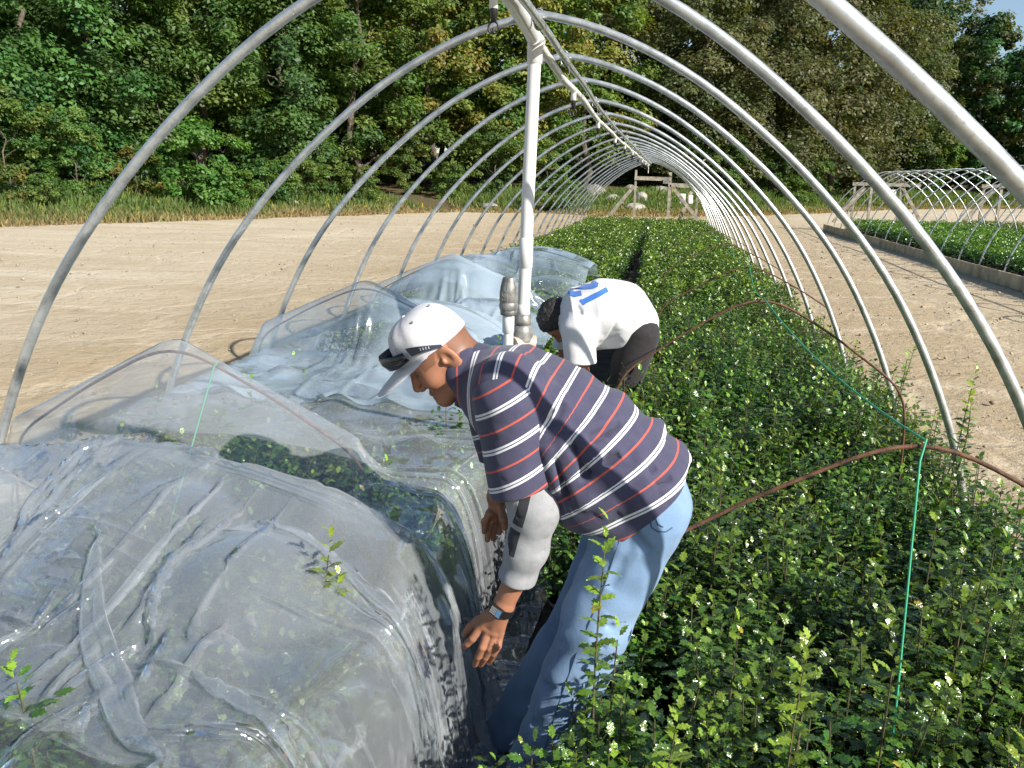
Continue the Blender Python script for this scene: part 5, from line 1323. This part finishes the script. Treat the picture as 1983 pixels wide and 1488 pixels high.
    for an in (aL, aR):
        sdf_mesh('boot', lambda P, an=an: smax(smin(chain(P, [an + np.array([.04, 0, -.045]), an + np.array([-.15, 0, -.062])], [.05, .037], .02), rcone(P, an + np.array([.01, 0, -.04]), an + np.array([.01, 0, .06]), .05, .05), .02), .03 - P[:, 2], .004), an - .2, an + .2, .008, M_SHOE, root)
    # number printed on the back: strokes laid on the cloth
    bv = BVHTree.FromPolygons([v.co[:] for v in so.data.vertices], [p.vertices[:] for p in so.data.polygons])
    def stroke(poly, w):
        """flat ribbon following a pixel polyline, dropped onto the jersey"""
        pts = []
        for (a, b) in zip(poly[:-1], poly[1:]):
            for t in np.linspace(0, 1, 9)[:-1]: pts.append(np.array(a) * (1 - t) + np.array(b) * t)
        pts.append(np.array(poly[-1], float)); mb = MB(); V = []
        for i, p in enumerate(pts):
            d = pts[min(i + 1, len(pts) - 1)] - pts[max(i - 1, 0)]; d = d / np.linalg.norm(d); nn = np.array([-d[1], d[0]]); row = []
            for s in np.linspace(-1, 1, 5):
                q = p + nn * s * w; r_ = px(q[0], q[1], Y) - CAMLOC; h = bv.ray_cast(Vector(CAMLOC - ro), Vector(r_).normalized())
                row.append((h[0] + h[1] * .0025) if h[0] is not None else None)
            V.append(row)
        ok = [r for r in V if all(x is not None for x in r)]
        mb.add([x for r in ok for x in r], [(5 * i + k, 5 * i + k + 1, 5 * i + 6 + k, 5 * i + 5 + k) for i in range(len(ok) - 1) for k in range(4)], True)
        return mb
    a = stroke([(1128, 586), (1140, 580), (1160, 570), (1176, 561)], 5.2); a2 = stroke([(1124, 581), (1133, 590)], 3.0)
    a.add(a2.v, a2.f, True); a.build('number_one', M_BLUEN, root).parent = so
    b = stroke([(1126, 568), (1112, 571), (1101, 563), (1108, 556), (1120, 555), (1132, 556), (1148, 555), (1157, 551)], 5.0); b2 = stroke([(1158, 553), (1150, 548), (1141, 546)], 4.0)
    b.add(b2.v, b2.f, True); b.build('number_two', M_BLUEN, root).parent = so
build_second()
# ------------------------------------------------------------------ clear plastic film: a relaxed sheet of linked points
def lookup(Z, x0, y0, st, x, y):
    u = np.clip((x - x0) / st, 0, Z.shape[1] - 1.001); v = np.clip((y - y0) / st, 0, Z.shape[0] - 1.001); i = u.astype(int); j = v.astype(int); u = u - i; v = v - j
    return (Z[j, i] * (1 - u) + Z[j, i + 1] * u) * (1 - v) + (Z[j + 1, i] * (1 - u) + Z[j + 1, i + 1] * u) * v
def rod_height(x, xc, hw, zp, zs):
    a = np.abs(x - xc); z = np.where(a < hw, zp - (zp - zs) * a / hw, zs - (a - hw) * 5.); return np.where(a < .10, np.minimum(z, zp - .012 - .3 * a * a), z)
def bed_height(seed, lumps):
    st = .02; x0, y0 = -3.4, -.2; X = np.arange(x0, .6, st); Y = np.arange(y0, 10.2, st); gx, gy = np.meshgrid(X, Y)
    g = np.random.default_rng(seed); z = np.full(gx.shape, .625)
    for x, y in spots_L:
        h = g.uniform(-.02, .07); m = (np.abs(X - x) < .2); n = (np.abs(Y - y) < .2)
        z[np.ix_(n, m)] += h * np.exp(-((gx[np.ix_(n, m)] - x) ** 2 + (gy[np.ix_(n, m)] - y) ** 2) / .075 ** 2)
    for x, y, r, h in lumps: z = np.maximum(z, h - (((gx - x) ** 2 + (gy - y) ** 2) / r ** 2) * .22)
    d = np.minimum(gx + 2.46, -.50 + .04 * np.sin(gy * 3.7 + 1) + .02 * np.sin(gy * 9.) - gx) ; e = np.clip(d / .16, 0, 1); z = z * np.sqrt(e * (2 - e)) + .035
    # bunched film and shoots heaped behind the front edge: steep towards the back, easing towards the viewer
    yc = 2.06 + .05 * np.sin(gx * 3.1); zc = np.interp(gx, [-2.5, -2.2, -1.9, -1.4, -1.1, -.84, -.62, -.5, -.44], [.55, .80, .86, .885, .875, .83, .74, .5, .05]); t = gy - yc
    rd = zc - np.where(t > 0, (t / .07) ** 2 * .12, np.clip(-t, 0, 9) * .34 + .02 * np.sin(gx * 9 + gy * 6)); z = np.where((t < .3) & (t > -.9), np.maximum(z, rd), z)
    for xc, y, hw, zp, zs in RODS_L: z = np.where(np.abs(gy - y) < .042, np.maximum(z, rod_height(gx, xc, hw, zp, zs) + .034), z)
    return z, x0, y0, st
def finer(A):
    B = np.repeat(np.repeat(A, 2, 0), 2, 1)[:-1, :-1].astype(float); B[1::2] = .5 * (B[:-2:2] + B[2::2]); B[:, 1::2] = .5 * (B[:, :-2:2] + B[:, 2::2]); return B
def relax(P, st, slack, H, layer, steps, seed, thick=.010, push=None, stiff=1.6, jit=.0006, grav=.0011, wide=None):
    """verlet sheet: stretch and shear links, a soft floor against tight bends, contact with the bed below"""
    ny, nx, _ = P.shape; V = np.zeros_like(P); g = np.random.default_rng(seed); Z, x0, y0, hs = H
    gyy, gxx = np.gradient(Z, hs)
    def link_pass(A, B, L0, k, only_short=False):
        d = B - A; n = np.linalg.norm(d, axis=-1, keepdims=True) + 1e-9; e = (n - L0) / n
        if only_short: e = np.minimum(e, 0)
        c = d * e * (.5 * k); return c
    sx = st * (slack[:, :-1] + slack[:, 1:])[..., None] * .5; sy = st * (slack[:-1] + slack[1:])[..., None] * .5
    if wide is not None: sx = sx * (1 + wide[:, :-1, None])
    sd = st * 1.4142 * slack[:-1, :-1][..., None] * (1.04 if wide is not None else 1)
    for s in range(steps):
        V *= .93; V[..., 2] -= grav; old = P.copy(); P = P + V
        if s < steps * .4: P += g.normal(0, jit, P.shape)
        for it in range(5):
            for o in (0, 1):
                c = link_pass(P[:, o:-1:2], P[:, o + 1::2], sx[:, o::2], .9); P[:, o:-1:2] += c; P[:, o + 1::2] -= c
                c = link_pass(P[o:-1:2], P[o + 1::2], sy[o::2], .9); P[o:-1:2] += c; P[o + 1::2] -= c
            for o in (0, 1):
                c = link_pass(P[o:-1:2, :-1], P[o + 1::2, 1:], sd[o::2], .35); P[o:-1:2, :-1] += c; P[o + 1::2, 1:] -= c
                c = link_pass(P[o:-1:2, 1:], P[o + 1::2, :-1], sd[o::2], .35); P[o:-1:2, 1:] += c; P[o + 1::2, :-1] -= c
            c = link_pass(P[:, :-2], P[:, 2:], st * stiff, .2, True); P[:, :-2] += c; P[:, 2:] -= c
            c = link_pass(P[:-2], P[2:], st * stiff, .2, True); P[:-2] += c; P[2:] -= c
            if it in (1, 4):
                h = lookup(Z, x0, y0, hs, P[..., 0], P[..., 1]) + thick * layer; dz = h - P[..., 2]; m = dz > 0
                q = np.where(m, dz, 0); gx = lookup(gxx, x0, y0, hs, P[..., 0], P[..., 1]); gy = lookup(gyy, x0, y0, hs, P[..., 0], P[..., 1])
                steep = gx * gx + gy * gy; n = q / (1 + np.minimum(steep, 30)); lim = np.minimum(n, .03)
                P[..., 2] += np.where(steep > 4, lim + .25 * q, q); P[..., 0] -= np.where(steep > 4, lim * np.clip(gx, -6, 6), 0); P[..., 1] -= np.where((steep > 4) & (np.abs(gy) < 12), lim * np.clip(gy, -6, 6), 0)
                P[..., :2] = np.where(m[..., None], old[..., :2] + (P[..., :2] - old[..., :2]) * .55, P[..., :2])
                if push is not None: P = push(P)
        V = np.clip(P - old, -.03, .03)
    return P

def film_mat(name, milk, tint, gloss_r=.10, bumpk=1.0, clear=(.96, .975, .975)):
    m, nt, out = new_mat(name)
    geo = nd(nt, 'ShaderNodeNewGeometry'); pos = geo.outputs['Position']
    mp = nd(nt, 'ShaderNodeMapping'); mp.inputs['Rotation'].default_value = (.2, .1, .7); mp.inputs['Scale'].default_value = (1, .4, 1); L(nt, pos, mp.inputs['Vector'])
    wn = noise(nt, pos, 4, 3); wv = nd(nt, 'ShaderNodeVectorMath', operation='MULTIPLY_ADD'); L(nt, wn.outputs['Color'], wv.inputs[0]); wv.inputs[1].default_value = (.3, .3, .3); L(nt, mp.outputs[0], wv.inputs[2])
    at = nd(nt, 'ShaderNodeAttribute', attribute_name='crumple')
    where = ramp(nt, noise(nt, pos, 2.0, 2).outputs['Fac'], [(.36, (.08, .08, .08)), (.54, (1, 1, 1))])
    amt = math_n(nt, 'MULTIPLY', where.outputs[0], math_n(nt, 'MULTIPLY_ADD', at.outputs['Fac'], .8, .12))
    # crisp crumples: every cell is a small flat facet with a tilt of its own
    acc = geo.outputs['Normal']
    for sc, k in ((6.5, .55 * bumpk), (17., .36 * bumpk)):
        v = nd(nt, 'ShaderNodeTexVoronoi', feature='SMOOTH_F1'); v.inputs['Scale'].default_value = sc; v.inputs['Smoothness'].default_value = .22; L(nt, wv.outputs[0], v.inputs['Vector'])
        c = nd(nt, 'ShaderNodeVectorMath', operation='SUBTRACT'); L(nt, v.outputs['Color'], c.inputs[0]); c.inputs[1].default_value = (.5, .5, .5)
        sca = nd(nt, 'ShaderNodeVectorMath', operation='SCALE'); L(nt, c.outputs[0], sca.inputs[0]); L(nt, math_n(nt, 'MULTIPLY', amt, k), sca.inputs['Scale'])
        ad = nd(nt, 'ShaderNodeVectorMath', operation='ADD'); L(nt, acc, ad.inputs[0]); L(nt, sca.outputs[0], ad.inputs[1]); acc = ad.outputs[0]
    nn = nd(nt, 'ShaderNodeVectorMath', operation='NORMALIZE'); L(nt, acc, nn.inputs[0]); nrm = nn.outputs[0]
    dv = nd(nt, 'ShaderNodeTexVoronoi'); dv.inputs['Scale'].default_value = 130; L(nt, pos, dv.inputs['Vector'])
    dm = ramp(nt, dv.outputs['Distance'], [(.12, (1, 1, 1)), (.26, (0, 0, 0))])
    dsel = ramp(nt, dv.outputs['Color'], [(.88, (0, 0, 0)), (.90, (1, 1, 1))]); dpat = ramp(nt, noise(nt, pos, 3.1, 3).outputs['Fac'], [(.52, (0, 0, 0)), (.64, (1, 1, 1))])
    drops = math_n(nt, 'MULTIPLY', math_n(nt, 'MULTIPLY', dm.outputs[0], dsel.outputs[0]), dpat.outputs[0])
    haze = ramp(nt, noise(nt, mp.outputs[0], 1.1, 2, .5, .3).outputs['Fac'], [(.36, (milk * .3,) * 3), (.66, (milk * 1.7,) * 3)])
    mf = math_n(nt, 'ADD', math_n(nt, 'ADD', haze.outputs[0], nd(nt, 'ShaderNodeAttribute', attribute_name='fog').outputs['Fac']), math_n(nt, 'MULTIPLY', drops, .7))
    lw = nd(nt, 'ShaderNodeLayerWeight'); lw.inputs[0].default_value = .5
    graz = math_n(nt, 'MULTIPLY', math_n(nt, 'POWER', lw.outputs['Facing'], 4.0), .7)
    mf = math_n(nt, 'MINIMUM', math_n(nt, 'ADD', mf, graz), .95)
    tr = nd(nt, 'ShaderNodeBsdfTransparent'); tr.inputs[0].default_value = (*clear, 1)
    df = nd(nt, 'ShaderNodeBsdfDiffuse'); df.inputs[0].default_value = (*tint, 1); L(nt, nrm, df.inputs['Normal'])
    tl = nd(nt, 'ShaderNodeBsdfTranslucent'); tl.inputs[0].default_value = (*tint, 1); L(nt, nrm, tl.inputs['Normal'])
    dt = nd(nt, 'ShaderNodeMixShader'); dt.inputs[0].default_value = .4; L(nt, df.outputs[0], dt.inputs[1]); L(nt, tl.outputs[0], dt.inputs[2])
    m1 = nd(nt, 'ShaderNodeMixShader'); L(nt, mf, m1.inputs[0]); L(nt, tr.outputs[0], m1.inputs[1]); L(nt, dt.outputs[0], m1.inputs[2])
    gl = nd(nt, 'ShaderNodeBsdfGlossy'); gl.inputs['Roughness'].default_value = gloss_r; gl.inputs[0].default_value = (.95, .97, 1, 1); L(nt, nrm, gl.inputs['Normal'])
    lg = nd(nt, 'ShaderNodeLayerWeight'); lg.inputs[0].default_value = .5; L(nt, nrm, lg.inputs['Normal'])
    fr = math_n(nt, 'MULTIPLY_ADD', math_n(nt, 'POWER', lg.outputs['Facing'], 4.0), .85, .09)
    m2 = nd(nt, 'ShaderNodeMixShader'); L(nt, fr, m2.inputs[0]); L(nt, m1.outputs[0], m2.inputs[1]); L(nt, gl.outputs[0], m2.inputs[2])
    L(nt, m2.outputs[0], out.inputs[0]); return m
def film(name, G, crumple, mat, label, sub=1, fog=None):
    ny, nx, _ = G.shape
    i = (np.arange(nx - 1)[None] + nx * np.arange(ny - 1)[:, None]).ravel()
    me = mesh_np(name, G.reshape(-1, 3), np.stack([i, i + 1, i + nx + 1, i + nx], 1), [mat], {'crumple': ('POINT', crumple.ravel()), 'fog': ('POINT', (fog if fog is not None else crumple * 0).ravel())}, True)
    o = link(name, me); tag(o, label, 'plastic sheet')
    s = o.modifiers.new('sub', 'SUBSURF'); s.levels = s.render_levels = sub
    return o
HANDS = [(at_y(974, 1174, 1.865), at_y(935, 1250, 1.875), .036), (at_y(935, 1250, 1.875), at_y(922, 1290, 1.89), .022), (at_y(1040, 985, 1.85), at_y(974, 1174, 1.865), .06), (at_y(985, 895, 2.2), at_y(950, 1045, 2.12), .06)]
def press(P):
    """the film gives way where the worker's hands push it down"""
    for a, b, r in HANDS:
        ab = b - a; t = np.clip(((P - a) @ ab) / (ab @ ab), 0, 1); d = P - (a + t[..., None] * ab); n = np.linalg.norm(d, axis=-1)
        m = n < r * 1.25; u = d / (n[..., None] + 1e-9) * .35 + np.array([-.9, .35, -.1]); u /= np.linalg.norm(u, axis=-1, keepdims=True)
        P = np.where(m[..., None], P + u * (r * 1.25 - n)[..., None], P)
    return P
FOG = []
def near_film():
    st = .027; g = np.random.default_rng(4)
    X = np.arange(-2.86, -.10, st); nx = len(X)
    # the sheet runs from the far end towards the viewer, doubles back once over the hump and runs on to the near end
    path = spline([(4.6, 1.12), (4.1, 1.12), (3.3, 1.14), (2.6, 1.18), (2.2, 1.0), (1.75, .92), (1.5, .94), (1.36, .97), (1.42, 1.02), (1.75, 1.05), (2.05, 1.08), (2.15, 1.11), (2.10, 1.16), (1.8, 1.17), (1.3, 1.13), (.8, 1.1), (.3, 1.08)], 500)
    d = np.r_[0, np.cumsum(np.linalg.norm(np.diff(path, axis=0), axis=1))]; v = np.arange(0, d[-1], st); ny = len(v)
    yy = np.interp(v, d, path[:, 0]); zz = np.interp(v, d, path[:, 1])
    P = np.empty((ny, nx, 3)); P[..., 0] = X[None] ; P[..., 1] = yy[:, None]; P[..., 2] = zz[:, None]
    xx, vv = np.meshgrid(X, v)
    P[..., 1] += .16 * np.sin(xx * 2.1 + 1) * np.exp(-((vv - 3.2) / .7) ** 2) - .22 * np.clip(xx + 1.3, 0, 2) * np.exp(-((vv - 3.3) / .7) ** 2)
    P[..., 2] += .03 * np.sin(xx * 11 + vv * 5) + .03 * np.sin(vv * 12 - xx * 7) + .02 * np.sin(xx * 23 - vv * 17) + g.normal(0, .004, xx.shape)
    turn1, turn2 = v[np.argmax(yy < 1.40)], v[len(v) // 3:][np.argmax(yy[len(v) // 3:] > 2.13)]
    layer = 1. + 1.5 * np.clip((vv - turn1) / .25, 0, 1) + 1.5 * np.clip((vv - turn2) / .25, 0, 1)
    P[..., 1] -= .26 * (xx + 1.4) * np.clip((vv - turn1 - .1) / .5, 0, 1)
    near = np.clip((vv - 2.3) / .5, 0, 1); aisle = np.clip((xx + .95) / .35, 0, 1)
    cr = np.clip(near * (.55 + .45 * np.sin(xx * 2.6 + vv * 3.1 + 1)) + .6 * aisle, 0, 1)
    slack = 1.0 + .012 + .30 * cr
    H = bed_height(9, [(-1.3, 1.95, .55, .80), (-1.9, 1.85, .5, .80), (-.95, 1.75, .4, .76)])
    wide = .30 * near * np.clip(.5 + .5 * np.sin(xx * 1.9 - vv * 1.3), .15, 1)
    P = relax(P, st, slack, H, layer, 150, 5, push=press, wide=wide)
    P, slack, layer, cr = finer(P), finer(slack), finer(layer), finer(cr); wide = finer(wide)
    fog = .13 * np.clip((turn1 + .1 - vv) / .4, 0, 1) * np.clip((vv - .5) / .6, 0, 1); FOG.append(finer(fog))
    return relax(P, st / 2, slack + .10 * cr, H, layer, 46, 12, .010, press, 1.4, .0016, .0006, wide), cr
G, cr = near_film()
film('plastic_sheet', G, cr, film_mat('clear_film', .075, (.80, .84, .88), .05, 1.5), 'crumpled clear plastic sheet draped over the plants of the left bed in the foreground', 0, FOG[0])
def far_film():
    st = .045; g = np.random.default_rng(8)
    X = np.arange(-2.8, -.70, st); Y = np.arange(9.2, 3.5, -st); xx, yy = np.meshgrid(X, Y)
    P = np.stack([xx, yy, 1.2 + .05 * np.sin(xx * 7 + yy * 3) + .04 * np.sin(yy * 9 - xx * 5) + g.normal(0, .005, xx.shape)], -1)
    H = bed_height(10, [(-1.25, 8.3, .75, .98), (-1.7, 7.9, .7, .92), (-.95, 7.3, .5, .82), (-1.9, 7.2, .6, .86), (-1.2, 5.6, .5, .84), (-1.5, 5.0, .6, .9)])
    cr = np.full(xx.shape, .6); P = relax(P, st, np.full(xx.shape, 1.13), H, np.full(xx.shape, 2.), 110, 6)
    P = finer(P); return relax(P, st / 2, np.full(P.shape[:2], 1.16), H, np.full(P.shape[:2], 2.), 40, 13, .010, None, 1.45, .0015, .0006), finer(cr)
G, cr = far_film()
film('plastic_sheet', G, cr, film_mat('sky_tinted_film', .54, (.53, .65, .75), .14, .8), 'bluish cloudy plastic sheet heaped along the left bed beyond the first worker')  # blue of the mirrored sky is put into the film's own tint
